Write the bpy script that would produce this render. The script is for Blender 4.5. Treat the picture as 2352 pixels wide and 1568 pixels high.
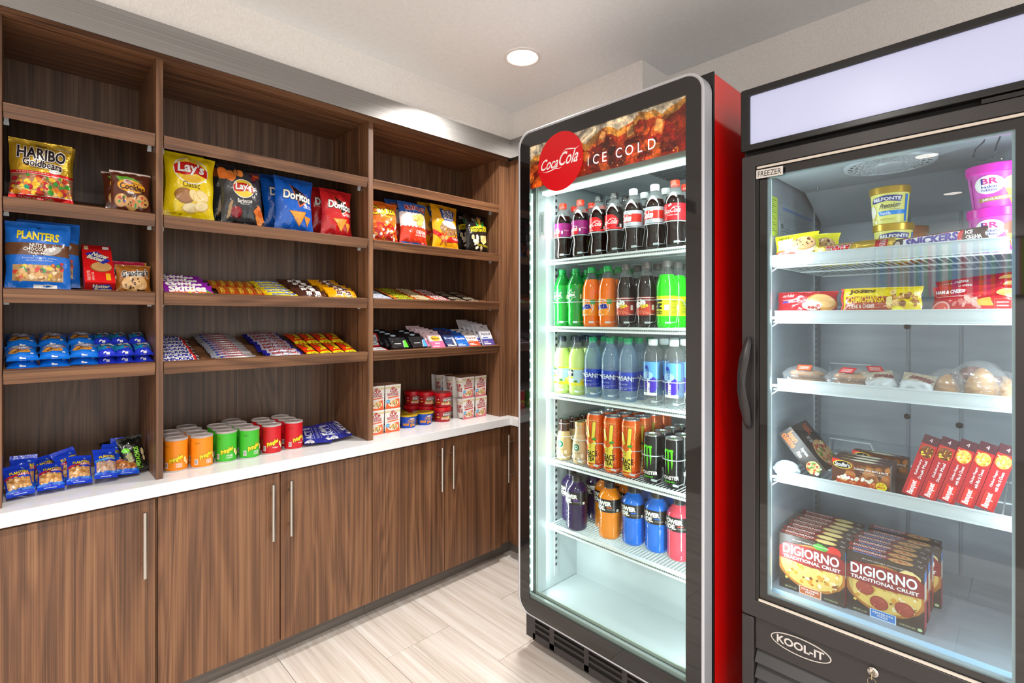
import bpy, math, random
import numpy as np
from mathutils import Vector, Matrix, geometry
D = bpy.data
for o in list(D.objects): D.objects.remove(o)
COL = bpy.context.scene.collection
SC = bpy.context.scene
R = math.radians
PI = math.pi

# ------------------------------------------------------------------ camera, world, lights, exposure
cd = D.cameras.new('camera'); cam = D.objects.new('camera', cd); COL.objects.link(cam)
cam.location = (0, 0, 1.33); cam.rotation_euler = (R(90), 0, R(45.99))
cd.sensor_width = 36; cd.lens = 36 * 1171 / 2352; cd.shift_y = -55 / 2352; cd.clip_start = .02
SC.camera = cam
w = D.worlds.new('world'); SC.world = w; w.use_nodes = True
w.node_tree.nodes['Background'].inputs[0].default_value = (1, .985, .965, 1)
w.node_tree.nodes['Background'].inputs[1].default_value = 1.5
SC.view_settings.view_transform = 'Standard'; SC.view_settings.look = 'None'
SC.view_settings.exposure = 0.14; SC.view_settings.gamma = 1; SC.view_settings.use_curve_mapping = False

LAMP_W, COOL_W, FRZ_W = 18.0, .28, .33
def area(name, loc, rot, sx, sy, power, col=(1, 1, 1), shape='RECTANGLE', spread=PI):
    l = D.lights.new(name, 'AREA'); l.shape = shape; l.size = sx
    if shape == 'RECTANGLE': l.size_y = sy
    l.energy = power; l.color = col; l.spread = spread
    o = D.objects.new(name, l); COL.objects.link(o); o.location = loc; o.rotation_euler = rot
    return o
CEIL = 2.463
LAMPS = [(-1.565, 1.575), (-.55, 0.0), (-.55, -1.55), (-.55, -3.1), (.9, 0.0), (.9, -1.55), (.9, -3.1)]
for x, y in LAMPS:
    area('downlight_glow', (x, y, CEIL - .012), (0, 0, 0), .13, .13, LAMP_W, (1, .955, .90), 'DISK', spread=R(145))
# LED strips and top lamp inside the drinks cooler
area('cooler_led', (-1.385, 1.525, 1.03), (R(90), 0, R(-50)), .02, 1.55, 11 * COOL_W, (.93, 1, .98))
area('cooler_led', (-.745, 1.525, 1.03), (R(90), 0, R(50)), .02, 1.55, 11 * COOL_W, (.93, 1, .98))
area('cooler_lamp', (-1.065, 1.53, 1.815), (R(28), 0, 0), .56, .03, 4 * COOL_W, (.95, 1, .98))
# LED strips inside the freezer
area('freezer_led', (-.535, 1.56, 1.14), (R(90), 0, R(-50)), .02, 1.1, 10 * FRZ_W, (.9, .97, 1))
area('freezer_led', (.02, 1.56, 1.14), (R(90), 0, R(50)), .02, 1.1, 10 * FRZ_W, (.9, .97, 1))

# ------------------------------------------------------------------ colours and materials
def hx(s):
    s = s.lstrip('#'); v = [int(s[i:i + 2], 16) / 255 for i in (0, 2, 4)]
    return tuple(c / 12.92 if c <= .04045 else ((c + .055) / 1.055) ** 2.4 for c in v)
def C(c): return hx(c) if isinstance(c, str) else tuple(c[:3])
MATS = {}
def mat(name, col='#808080', rough=.5, metal=0., coat=0., spec=.5, em=None, es=0., attr=False, alpha=1., sub=0., crough=.1):
    if name in MATS: return MATS[name]
    m = D.materials.new(name); m.use_nodes = True; nt = m.node_tree; b = nt.nodes['Principled BSDF']
    b.inputs['Base Color'].default_value = (*C(col), 1); b.inputs['Roughness'].default_value = rough
    b.inputs['Metallic'].default_value = metal; b.inputs['Coat Weight'].default_value = coat; b.inputs['Coat Roughness'].default_value = crough
    b.inputs['Specular IOR Level'].default_value = spec; b.inputs['Alpha'].default_value = alpha
    if em: b.inputs['Emission Color'].default_value = (*C(em), 1); b.inputs['Emission Strength'].default_value = es
    if attr:
        a = nt.nodes.new('ShaderNodeAttribute'); a.attribute_name = 'Col'; nt.links.new(a.outputs['Color'], b.inputs['Base Color'])
    MATS[name] = m; return m
class NT:
    """short node-building helper"""
    def __init__(s, m): s.t = m.node_tree; s.b = s.t.nodes['Principled BSDF']
    def n(s, ty, **kw):
        x = s.t.nodes.new('ShaderNode' + ty)
        for k, v in kw.items():
            if k.startswith('i_'): x.inputs[k[2:].replace('_', ' ')].default_value = v
            else: setattr(x, k, v)
        return x
    def l(s, a, b): s.t.links.new(a, b)
    def ramp(s, fac, stops):
        r = s.n('ValToRGB'); e = r.color_ramp.elements
        while len(e) < len(stops): e.new(.5)
        for el, (p, c) in zip(e, stops): el.position = p; el.color = (*C(c), 1)
        s.l(fac, r.inputs[0]); return r.outputs[0]
def wood(name, axis, stops, rough=.42):
    m = mat(name, rough=rough); t = NT(m)
    tc = t.n('TexCoord'); oi = t.n('ObjectInfo')
    ad = t.n('VectorMath', operation='MULTIPLY_ADD'); ad.inputs[1].default_value = (1, 1, 1)
    sc = t.n('VectorMath', operation='SCALE'); sc.inputs[0].default_value = (7.3, 5.1, 3.7); t.l(oi.outputs['Random'], sc.inputs['Scale'])
    t.l(tc.outputs['Object'], ad.inputs[0]); t.l(sc.outputs[0], ad.inputs[2])
    def mp(a, c):
        q = t.n('Mapping'); q.inputs['Scale'].default_value = (a, a, c) if axis == 'Z' else (a, c, a)
        t.l(ad.outputs[0], q.inputs[0]); return q.outputs[0]
    big = t.n('TexNoise', i_Scale=1., i_Detail=3., i_Distortion=.8); t.l(mp(6, .5), big.inputs['Vector'])
    wv = t.n('Math', operation='MULTIPLY'); wv.inputs[1].default_value = 60; t.l(big.outputs[0], wv.inputs[0])
    sn = t.n('Math', operation='SINE'); t.l(wv.outputs[0], sn.inputs[0])
    mid = t.n('TexNoise', i_Scale=1., i_Detail=5., i_Roughness=.7); t.l(mp(80, .45), mid.inputs['Vector'])
    fin = t.n('TexNoise', i_Scale=1., i_Detail=3., i_Roughness=.8); t.l(mp(330, 1.4), fin.inputs['Vector'])
    a1 = t.n('Math', operation='MULTIPLY_ADD'); a1.inputs[1].default_value = .055; a1.inputs[2].default_value = 0; t.l(sn.outputs[0], a1.inputs[0])
    a2 = t.n('Math', operation='MULTIPLY_ADD'); a2.inputs[1].default_value = .62; t.l(mid.outputs[0], a2.inputs[0]); t.l(a1.outputs[0], a2.inputs[2])
    a3 = t.n('Math', operation='MULTIPLY_ADD'); a3.inputs[1].default_value = .45; t.l(fin.outputs[0], a3.inputs[0]); t.l(a2.outputs[0], a3.inputs[2])
    t.l(t.ramp(a3.outputs[0], stops), t.b.inputs['Base Color'])
    bp = t.n('Bump', i_Strength=.08, i_Distance=.002); t.l(a3.outputs[0], bp.inputs['Height']); t.l(bp.outputs[0], t.b.inputs['Normal'])
    return m
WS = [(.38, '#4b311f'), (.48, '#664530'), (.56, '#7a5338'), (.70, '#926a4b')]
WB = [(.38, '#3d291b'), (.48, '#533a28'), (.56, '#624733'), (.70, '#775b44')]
woodZ = wood('walnut_upright_grain', 'Z', WS)
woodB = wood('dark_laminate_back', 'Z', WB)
woodY = wood('walnut_level_grain', 'Y', WS)
def noisy(name, c1, c2, scale, vec=(1, 1, 1), rough=.6, bump=0., detail=3, **kw):
    m = mat(name, rough=rough, **kw); t = NT(m); tc = t.n('TexCoord'); q = t.n('Mapping'); q.inputs['Scale'].default_value = vec
    t.l(tc.outputs['Object'], q.inputs[0]); n = t.n('TexNoise', i_Scale=scale, i_Detail=float(detail)); t.l(q.outputs[0], n.inputs['Vector'])
    t.l(t.ramp(n.outputs[0], [(.35, c1), (.65, c2)]), t.b.inputs['Base Color'])
    if bump:
        bp = t.n('Bump', i_Strength=bump, i_Distance=.001); t.l(n.outputs[0], bp.inputs['Height']); t.l(bp.outputs[0], t.b.inputs['Normal'])
    return m
wallpaper = noisy('woven_wallcovering', '#e6e1dc', '#efebe7', 220, (1, 1, .5), .75, .25)
ceil_m = noisy('ceiling_paint', '#eef0f1', '#f3f4f5', 60, rough=.8, bump=.05)
quartz = noisy('white_quartz', '#e8e9eb', '#ececee', 90, rough=.16)
steel = noisy('brushed_steel', '#93918f', '#a5a3a1', 60, (1, .02, 6), .40, .06, metal=1.)
toe_m = noisy('grey_toe_kick', '#6a625b', '#7a716a', 30, (1, .1, 3), .45)
# striped porcelain tile: veins run along X
def tile_mat():
    m = mat('striped_stone_tile', rough=.22); t = NT(m); tc = t.n('TexCoord'); oi = t.n('ObjectInfo')
    sc = t.n('VectorMath', operation='SCALE'); sc.inputs[0].default_value = (9, 17, 0); t.l(oi.outputs['Random'], sc.inputs['Scale'])
    ad = t.n('VectorMath', operation='ADD'); t.l(tc.outputs['Object'], ad.inputs[0]); t.l(sc.outputs[0], ad.inputs[1])
    outs = []
    for a, b, s, d in ((1.1, 26, 1, 4.), (3., 130, 1, 3.)):
        q = t.n('Mapping'); q.inputs['Scale'].default_value = (a, b, 1); t.l(ad.outputs[0], q.inputs[0])
        n = t.n('TexNoise', i_Scale=float(s), i_Detail=d, i_Distortion=.35); t.l(q.outputs[0], n.inputs['Vector']); outs.append(n.outputs[0])
    mx = t.n('Math', operation='MULTIPLY_ADD'); mx.inputs[1].default_value = .4; t.l(outs[1], mx.inputs[0])
    m2 = t.n('Math', operation='MULTIPLY'); m2.inputs[1].default_value = .62; t.l(outs[0], m2.inputs[0]); t.l(m2.outputs[0], mx.inputs[2])
    t.l(t.ramp(mx.outputs[0], [(.32, '#c4b8ad'), (.46, '#d8cdc3'), (.56, '#e2dad2'), (.70, '#efebe6')]), t.b.inputs['Base Color']); return m
tile_m = tile_mat()
grout = mat('grout', '#a89c92', .8)
black_p = noisy('black_powdercoat', '#2d2a2b', '#343031', 300, rough=.38)
black_d = mat('dark_void', '#070707', .6)
black_gl = mat('black_glass', '#141213', .04, coat=.6, crough=.02)
blk_plastic = mat('black_plastic', '#151415', .25)
silver = mat('silver_trim', '#c9cbd2', .35, .25)
red_m = mat('red_enamel', '#fa0d0a', .12, coat=.6, crough=.04)
white_in = mat('white_liner', '#c2cdd0', .3)
white_pl = mat('white_plastic', '#e6edee', .35)
white_w = mat('white_coated_wire', '#dfe8e8', .35)
grey_in = noisy('grey_liner', '#8b959d', '#98a2a9', 3, (1, .3, 8), .3)
chrome = mat('chrome', '#d8d4cf', .12, 1.)
nickel = mat('satin_nickel', '#c2bdb6', .28, 1.)
cream = mat('cream_gasket', '#d8cdc0', .5)
lightbox = None
def clear(name, tint='#ffffff', diff=.0, dcol='#ffffff', ior=1.45, rough=.02):
    """thin clear sheet: transmits straight through, reflects by Fresnel"""
    if name in MATS: return MATS[name]
    m = D.materials.new(name); m.use_nodes = True; nt = m.node_tree; nt.nodes.clear(); n = nt.nodes.new
    o = n('ShaderNodeOutputMaterial'); tr = n('ShaderNodeBsdfTransparent'); gl = n('ShaderNodeBsdfGlossy'); df = n('ShaderNodeBsdfDiffuse')
    fr = n('ShaderNodeFresnel'); fr.inputs[0].default_value = ior; m1 = n('ShaderNodeMixShader'); m2 = n('ShaderNodeMixShader')
    tr.inputs[0].default_value = (*C(tint), 1); df.inputs[0].default_value = (*C(dcol), 1); gl.inputs['Roughness'].default_value = rough
    m1.inputs[0].default_value = diff; L = nt.links.new
    L(tr.outputs[0], m1.inputs[1]); L(df.outputs[0], m1.inputs[2]); ge = n('ShaderNodeNewGeometry'); sb = n('ShaderNodeMath'); sb.operation = 'SUBTRACT'; sb.use_clamp = True; L(fr.outputs[0], sb.inputs[0]); L(ge.outputs['Backfacing'], sb.inputs[1]); L(sb.outputs[0], m2.inputs[0]); L(m1.outputs[0], m2.inputs[1]); L(gl.outputs[0], m2.inputs[2]); L(m2.outputs[0], o.inputs[0])
    MATS[name] = m; return m
pane = clear('door_glass', '#f6fbfa', .0, ior=1.42, rough=.0)
pane3 = clear('triple_glazing', '#eef4f6', .0, ior=1.8, rough=.0)
film_clear = clear('clear_wrap', '#f4f4f4', .10, ior=1.6, rough=.12)
pet_clear = clear('clear_pet', '#f3f6f6', .06, ior=1.5)
pet_blue = clear('blue_tinted_pet', '#e2effa', .2, '#c0dbf5', 1.5)
guide_m = clear('frosted_guide', '#eef4f6', .55, '#e8f2f6', 1.4, .2)
p_card = mat('printed_card', rough=.38, attr=True)
p_film = mat('printed_film', rough=.22, attr=True, coat=.35)
p_label = mat('printed_label', rough=.28, attr=True, coat=.2)
p_foil = mat('printed_foil', rough=.26, attr=True, metal=.55)
def crinkle(m, s_):
    t = NT(m); tc = t.n('TexCoord'); oi = t.n('ObjectInfo'); ad = t.n('VectorMath', operation='ADD'); t.l(tc.outputs['Object'], ad.inputs[0]); t.l(oi.outputs['Random'], ad.inputs[1])
    n = t.n('TexNoise', i_Scale=38., i_Detail=2., i_Distortion=1.6); t.l(ad.outputs[0], n.inputs['Vector']); bp = t.n('Bump', i_Strength=s_, i_Distance=.006); t.l(n.outputs[0], bp.inputs['Height']); t.l(bp.outputs[0], t.b.inputs['Normal']); t.l(bp.outputs[0], t.b.inputs['Coat Normal'])
crinkle(p_film, .3); crinkle(p_foil, .35)
p_can = mat('printed_can', rough=.2, attr=True, metal=.35, coat=.3)
p_matt = mat('printed_food', rough=.6, attr=True)
p_liq = mat('drink_in_bottle', rough=.07, attr=True, coat=.5)
p_em = mat('backlit_print', rough=.3, attr=True)
lid_m = mat('aluminium', '#c4c6c8', .25, .9)
def em_attr(m, s):
    nt = m.node_tree; a = [n for n in nt.nodes if n.type == 'ATTRIBUTE'][0]; b = nt.nodes['Principled BSDF']
    nt.links.new(a.outputs['Color'], b.inputs['Emission Color']); b.inputs['Emission Strength'].default_value = s
em_attr(p_em, .55)
p_ice = mat('iced_cola_print', rough=.3, attr=True)
def ice_nodes(m):
    t = NT(m); a = [n for n in t.t.nodes if n.type == 'ATTRIBUTE'][0]; tc = t.n('TexCoord'); o = []
    for sc_, d in ((16., 6.), (70., 4.)):
        n = t.n('TexNoise', i_Scale=sc_, i_Detail=d, i_Distortion=1.2); t.l(tc.outputs['Object'], n.inputs['Vector']); o.append(t.ramp(n.outputs[0], [(.36, (.16, .10, .08)), (.5, (.8, .7, .6)), (.62, (1.7, 1.35, 1.0))]))
    m1 = t.n('Mix', data_type='RGBA', blend_type='MULTIPLY'); m1.inputs[0].default_value = .85; t.l(a.outputs['Color'], m1.inputs[6]); t.l(o[0], m1.inputs[7])
    m2 = t.n('Mix', data_type='RGBA', blend_type='MULTIPLY'); m2.inputs[0].default_value = .45; t.l(m1.outputs[2], m2.inputs[6]); t.l(o[1], m2.inputs[7])
    t.l(m2.outputs[2], t.b.inputs['Base Color']); t.l(m2.outputs[2], t.b.inputs['Emission Color']); t.b.inputs['Emission Strength'].default_value = .6
ice_nodes(p_ice)
led_m = mat('led_emitter', '#ffffff', em='#f4fff4', es=26.)
lamp_m = mat('lamp_diffuser', '#ffffff', em='#fff3e4', es=9.)
box_m = mat('lightbox_diffuser', '#a4a8c4', .3, em='#dcdfff', es=.38)
bar_m = mat('cooler_lamp_tube', '#eafff4', em='#e6fff4', es=1.6)

# ------------------------------------------------------------------ mesh building
def nrm(c, n): return [c] * n
class MB:
    def __init__(s): s.v = []; s.f = []; s.m = []; s.c = []
    def add(s, vs, fs, mi=0, col=(1, 1, 1)):
        b = len(s.v); s.v += [tuple(v) for v in vs]
        s.f += [tuple(b + i for i in f) for f in fs]; s.m += [mi] * len(fs)
        s.c += (list(col) if isinstance(col, list) else [C(col)] * len(fs)); return s
    def box(s, x0, x1, y0, y1, z0, z1, mi=0, col=(1, 1, 1)):
        v = [(x, y, z) for z in (z0, z1) for y in (y0, y1) for x in (x0, x1)]
        return s.add(v, [(0, 2, 3, 1), (4, 5, 7, 6), (0, 1, 5, 4), (2, 6, 7, 3), (0, 4, 6, 2), (1, 3, 7, 5)], mi, col)
    def lathe(s, prof, n=24, mi=0, col=(1, 1, 1), cap=True, sq=1., cx=0, cy=0):
        """prof: [(r, z[, mi[, col]])]; ring i's own mi/col colour the band above it"""
        b = len(s.v); k = len(prof)
        for p in prof:
            for j in range(n):
                a = 2 * PI * j / n; s.v.append((cx + p[0] * math.cos(a), cy + p[0] * sq * math.sin(a), p[1]))
        for i in range(k - 1):
            q = prof[i]; m = q[2] if len(q) > 2 and q[2] is not None else mi; cc = C(q[3]) if len(q) > 3 else C(col)
            for j in range(n):
                j2 = (j + 1) % n; s.f.append((b + i * n + j, b + i * n + j2, b + (i + 1) * n + j2, b + (i + 1) * n + j)); s.m.append(m); s.c.append(cc)
        if cap:
            for i, rev in ((0, 1), (k - 1, 0)):
                if prof[i][0] < 1e-5: continue
                f = [b + i * n + j for j in range(n)]; q = prof[i]; q = prof[i - 1] if i else q
                s.f.append(tuple(f[::-1] if rev else f)); s.m.append(q[2] if len(q) > 2 and q[2] is not None else mi); s.c.append(C(q[3]) if len(q) > 3 else C(col))
        return s
    def tube(s, pts, r, n=6, mi=0, col=(1, 1, 1), closed=False):
        b = len(s.v); P = [Vector(p) for p in pts]; k = len(P)
        for i, p in enumerate(P):
            a = P[(i + 1) % k] if (closed or i < k - 1) else P[i]; c = P[i - 1] if (closed or i > 0) else P[i]
            d = (a - c).normalized(); up = Vector((0, 0, 1)) if abs(d.z) < .9 else Vector((1, 0, 0))
            e1 = d.cross(up).normalized(); e2 = d.cross(e1)
            for j in range(n):
                t = 2 * PI * j / n; s.v.append(tuple(p + e1 * (r * math.cos(t)) + e2 * (r * math.sin(t))))
        for i in range(k if closed else k - 1):
            i2 = (i + 1) % k
            for j in range(n):
                j2 = (j + 1) % n; s.f.append((b + i * n + j, b + i * n + j2, b + i2 * n + j2, b + i2 * n + j)); s.m.append(mi); s.c.append(C(col))
        if not closed:
            s.f.append(tuple(b + j for j in range(n))[::-1]); s.f.append(tuple(b + (k - 1) * n + j for j in range(n))); s.m += [mi] * 2; s.c += [C(col)] * 2
        return s
    def grid(s, fn, nx, ny, mi=0, col=(1, 1, 1), flip=False, colfn=None):
        """fn(u, v) with u, v arrays in 0..1 -> X, Y, Z arrays"""
        u, v = np.meshgrid(np.linspace(0, 1, nx + 1), np.linspace(0, 1, ny + 1)); X, Y, Z = fn(u.ravel(), v.ravel())
        vs = list(zip(X.tolist(), Y.tolist(), Z.tolist())); fs = []; cs = []
        for j in range(ny):
            for i in range(nx):
                a = j * (nx + 1) + i; f = (a, a + 1, a + nx + 2, a + nx + 1); fs.append(f[::-1] if flip else f)
                cs.append(C(colfn((i + .5) / nx, (j + .5) / ny)) if colfn else C(col))
        return s.add(vs, fs, mi, cs)
    def art(s, A, w, h, fn, L=None, mi=0, dx_only=False, eps=.0001, base=.0003, only=None):
        """lay the flat drawing A (unit square) on the surface fn(x, y, off)"""
        for P, c, lv in A.it:
            P = P.copy(); P[..., 0] = np.clip(P[..., 0], .0, 1.) * w; P[..., 1] = np.clip(P[..., 1], .0, 1.) * h
            if L: P = split(P, L, dx_only)
            ar = np.abs((P[:, 1, 0] - P[:, 0, 0]) * (P[:, 2, 1] - P[:, 0, 1]) - (P[:, 2, 0] - P[:, 0, 0]) * (P[:, 1, 1] - P[:, 0, 1]))
            P = P[ar > 1e-11]
            if not len(P): continue
            sg = (P[:, 1, 0] - P[:, 0, 0]) * (P[:, 2, 1] - P[:, 0, 1]) - (P[:, 2, 0] - P[:, 0, 0]) * (P[:, 1, 1] - P[:, 0, 1])
            P[sg < 0] = P[sg < 0][:, ::-1]
            q = np.round(P.reshape(-1, 2) * 1e6).astype(np.int64); uq, inv = np.unique(q, axis=0, return_inverse=True); uq = uq / 1e6
            X, Y, Z = fn(uq[:, 0], uq[:, 1], base + eps * lv)
            inv = inv.reshape(-1, 3)
            s.add(zip(X.tolist(), Y.tolist(), Z.tolist()), inv.tolist(), mi, [c] * len(inv))
        return s
    def build(s, name, mats, parent=None, smooth=True, bevel=0, angle=38, link=True):
        me = D.meshes.new(name); me.from_pydata(s.v, [], s.f)
        for m in (mats if isinstance(mats, (list, tuple)) else [mats]): me.materials.append(m)
        n = len(s.f); me.polygons.foreach_set('material_index', np.array(s.m, dtype=np.int32))
        tot = np.empty(n, dtype=np.int32); me.polygons.foreach_get('loop_total', tot)
        ca = me.color_attributes.new('Col', 'FLOAT_COLOR', 'CORNER')
        c = np.ones((n, 4), dtype=np.float32); c[:, :3] = np.array(s.c, dtype=np.float32).reshape(-1, 3)
        ca.data.foreach_set('color', np.repeat(c, tot, axis=0).ravel())
        if smooth:
            me.polygons.foreach_set('use_smooth', np.ones(n, dtype=bool)); me.set_sharp_from_angle(angle=R(angle))
        me.update()
        o = D.objects.new(name, me); COL.objects.link(o)
        if parent: o.parent = parent
        if bevel:
            b = o.modifiers.new('bevel', 'BEVEL'); b.width = bevel; b.segments = 2; b.limit_method = 'ANGLE'
        return o
def split(P, L, dx_only):
    out = []
    for _ in range(14):
        e = P[:, [1, 2, 0]] - P
        l = np.abs(e[..., 0]) if dx_only else np.hypot(e[..., 0], e[..., 1])
        k = l.argmax(1); big = l.max(1) > L
        out.append(P[~big]); P = P[big]; k = k[big]
        if not len(P): break
        r = np.arange(len(P)); a = P[r, k]; b = P[r, (k + 1) % 3]; c = P[r, (k + 2) % 3]; m = (a + b) / 2
        P = np.concatenate([np.stack([a, m, c], 1), np.stack([m, b, c], 1)])
    out.append(P); return np.concatenate(out)
# ------------------------------------------------------------------ flat drawings
GL = {}
def glyph(txt, off=0., res=3):
    k = (txt, round(off, 4), res)
    if k in GL: return GL[k]
    cu = D.curves.new('t', 'FONT'); cu.body = txt; cu.size = 1; cu.resolution_u = res; cu.offset = off
    o = D.objects.new('t', cu); COL.objects.link(o); bpy.context.view_layer.update()
    me = o.evaluated_get(bpy.context.evaluated_depsgraph_get()).to_mesh(); me.calc_loop_triangles()
    v = np.empty(len(me.vertices) * 3); me.vertices.foreach_get('co', v); t = np.empty(len(me.loop_triangles) * 3, dtype=np.int32); me.loop_triangles.foreach_get('vertices', t)
    P = v.reshape(-1, 3)[:, :2][t.reshape(-1, 3)]
    D.objects.remove(o); D.curves.remove(cu); GL[k] = P; return P
class Art:
    def __init__(s, ar=1.): s.it = []; s.n = 0; s.ar = ar
    def put(s, P, c, lv=None):
        if lv is None: s.n += 1; lv = s.n
        s.it.append((np.asarray(P, dtype=float), C(c), lv)); return s
    def poly(s, pts, c, lv=None):
        t = geometry.tessellate_polygon([[Vector((x * 100, y * 100, 0)) for x, y in pts]])
        return s.put([[pts[i] for i in f] for f in t], c, lv)
    def rect(s, x0, y0, x1, y1, c, lv=None): return s.put([[(x0, y0), (x1, y0), (x1, y1)], [(x0, y0), (x1, y1), (x0, y1)]], c, lv)
    def ell(s, cx, cy, rx, ry, c, rot=0, n=20, a0=0., a1=360., lv=None, wob=0., seed=0):
        rg = random.Random(seed); pts = []
        for i in range(n + 1):
            a = R(a0 + (a1 - a0) * i / n); k = 1 + (wob * (rg.random() - .5) if wob and i < n else 0)
            if wob and i == n: pts.append(pts[0]); break
            x, y = rx * math.cos(a) * k * s.ar, ry * math.sin(a) * k; q = R(rot)
            pts.append((cx + (x * math.cos(q) - y * math.sin(q)) / s.ar, cy + x * math.sin(q) + y * math.cos(q)))
        return s.put([[(cx, cy), pts[i], pts[i + 1]] for i in range(n)], c, lv)
    def scat(s, x0, y0, x1, y1, k, r, cols, seed=0, asp=.7, wob=.3, n=9):
        rg = random.Random(seed); b = s.n
        for i in range(k):
            q = rg.uniform(*r); s.ell(rg.uniform(x0, x1), rg.uniform(y0, y1), q / s.ar, q * rg.uniform(asp, 1), rg.choice(cols), rg.uniform(0, 180), n, wob=wob, seed=i + seed * 91, lv=b + 1 + i * .12)
        s.n = b + 1 + k * .12; return s
    def text(s, t, x0, y0, x1, y1, c, bold=0., out=None, ow=.05, shear=0., rot=0., arc=0., res=3, lv=None, grow=0.):
        """fit the words into the box x0..x1, y0..y1"""
        base = glyph(t, bold, res); lo = base.reshape(-1, 2).min(0); hi = base.reshape(-1, 2).max(0)
        jobs = ([(glyph(t, bold + ow, res), out)] if out else []) + [(base, c)]
        cx, cy, w, h = (x0 + x1) / 2, (y0 + y1) / 2, x1 - x0, y1 - y0
        for P, cc in jobs:
            q = (P - (lo + hi) / 2) / (hi - lo); X, Y = q[..., 0], q[..., 1]
            Y = Y * (1 + grow * X * 2)
            X2 = X * w * s.ar + shear * Y * h; Y2 = Y * h + arc * h * (.25 - X * X) * 4
            if rot:
                a = R(rot)
                if abs(abs(rot) - 90) < 1: X2 = X * h * 1. + shear * Y * w * s.ar; Y2 = Y * w * s.ar; 
                X2, Y2 = X2 * math.cos(a) - Y2 * math.sin(a), X2 * math.sin(a) + Y2 * math.cos(a)
            s.put(np.stack([cx + X2 / s.ar, cy + Y2], -1), cc, lv)
        return s
# surfaces -----------------------------------------------------------
def flat(w, y=0., z0=0.): return lambda x, z, o: (x - w / 2, np.full_like(x, y) - o, z + z0)
def cyl(Rr, z0=0., w=None, turn=0., R2=None, h=1.):
    w = w or 0
    def f(x, z, o):
        r0 = Rr + ((R2 or Rr) - Rr) * z / h; a = (x - w / 2) / Rr + turn; r = r0 + o
        return r * np.sin(a), -r * np.cos(a), z + z0
    return f
def bagf(w, h, d, seed=0, seal=.07, pinch=.07, sgn=-1, wr=1., flop=0.):
    rg = random.Random(seed); p = [rg.uniform(0, 6) for _ in range(8)]
    def f(x, z, o):
        u = 2 * x / w - 1; v = 2 * z / h - 1; vv = np.clip(np.abs(v) / (1 - seal * 2), 0, 1)
        pv = (1 - vv ** 2.6) ** .62; pu = np.clip(1 - np.abs(u) ** 2.6, 0, 1) ** .7
        T = d / 2 * pv * pu
        g = np.exp(-np.clip((1 - vv), 0, 1) * 4.5) * (vv < .999) * pu
        wrk = wr * d * (.10 * np.sin(u * 8 + p[0] + 2 * v) * g + .07 * np.sin(u * 15 + p[1]) * g + .035 * np.sin(u * 5 + v * 7 + p[2]) * pv * pu + .03 * np.sin(-u * 6 + v * 11 + p[3]) * pv * pu)
        X = (x - w / 2) * (1 - pinch * pv) + .01 * w * np.sin(v * 5 + p[4]) * (np.abs(u)) ** 2 * pv
        Y = sgn * (T + np.clip(wrk, -T * .8, 1) * (T > 0) + o + .0004) + .012 * d * np.sin(u * 3 + p[5]) * 2 * (np.abs(v))
        Z = z + 0 * x
        if flop: Y = Y - flop * np.clip(v - (1 - 2 * seal), 0, 1) / (2 * seal) * .8; Z = Z - flop * .5 * (np.clip(v - (1 - 2 * seal), 0, 1) / (2 * seal)) ** 2
        return X, Y, Z
    return f
# objects ------------------------------------------------------------
def tag(o, label, cat, group=None, kind=None):
    if label: o['label'] = label
    if cat: o['category'] = cat
    if group: o['group'] = group
    if kind: o['kind'] = kind
    return o
def empty(name): o = D.objects.new(name, None); o.empty_display_size = .02; COL.objects.link(o); return o
def struct(o): o['kind'] = 'structure'; return o
def stuff(o): o['kind'] = 'stuff'; return o
def dup(o, parent=None):
    c = o.copy(); COL.objects.link(c)
    if parent: c.parent = parent
    for ch in list(o.children): dup(ch, c)
    return c
PROTO = {}
def spawn(key, make, loc, label, cat, group=None, rz=0., lean=0., roll=0., sc=1.):
    """first call builds the thing, later calls copy it and its parts"""
    if key not in PROTO: PROTO[key] = o = make()
    else:
        o = dup(PROTO[key])
        for k in ('label', 'category', 'group'):
            if k in o: del o[k]
    o.matrix_world = Matrix.Translation(loc) @ Matrix.Rotation(R(rz), 4, 'Z') @ Matrix.Rotation(R(-lean), 4, 'X') @ Matrix.Rotation(R(roll), 4, 'Y') @ Matrix.Scale(sc, 4)
    return tag(o, label, cat, group)
ORD = ['first', 'second', 'third', 'fourth', 'fifth', 'sixth', 'seventh', 'eighth', 'ninth', 'tenth', 'eleventh', 'twelfth']
# ================================================================== the room
BK = 2.19
struct(MB().box(-2.62, 2.5, -3.8, 2.4, -.06, -.003).build('floor', grout))
fl = D.objects['floor']
x0t, dx, y0t, dy, g = -1.77, .6096, 1.03, .3048, .0012
tm = MB().box(g, dx - g, g, dy - g, -.004, 0).build('tile', tile_m, bevel=.0006); tm.parent = fl; tm.location = (x0t, y0t, 0)
for j in range(-6, 4):
    off = 0 if j % 2 == 0 else .314
    for i in range(-2, 6):
        x = x0t + off + i * dx
        if (i, j) == (0, 0) or x < -2.45 and i < -1 and off == 0: continue
        t = tm.copy(); COL.objects.link(t); t.location = (x, y0t + j * dy, 0)
struct(MB().box(-2.62, 2.5, -3.8, 2.4, CEIL, CEIL + .08).build('ceiling', ceil_m))
struct(MB().box(-2.62, -2.44, -3.8, 2.4, 0, CEIL).build('wall_left', wallpaper))
struct(MB().box(-2.44, 2.5, BK, 2.4, 0, CEIL).build('wall_back', wallpaper))
struct(MB().box(-2.44, 2.3, -3.8, -3.6, 0, CEIL).build('wall_front', wallpaper))
struct(MB().box(-2.44, -2.02, -3.6, 1.97, 2.222, CEIL).build('wall_left_soffit', wallpaper))
struct(MB().box(-2.44, -1.214, 1.97, BK, 2.222, CEIL).build('wall_back_soffit', wallpaper))
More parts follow.
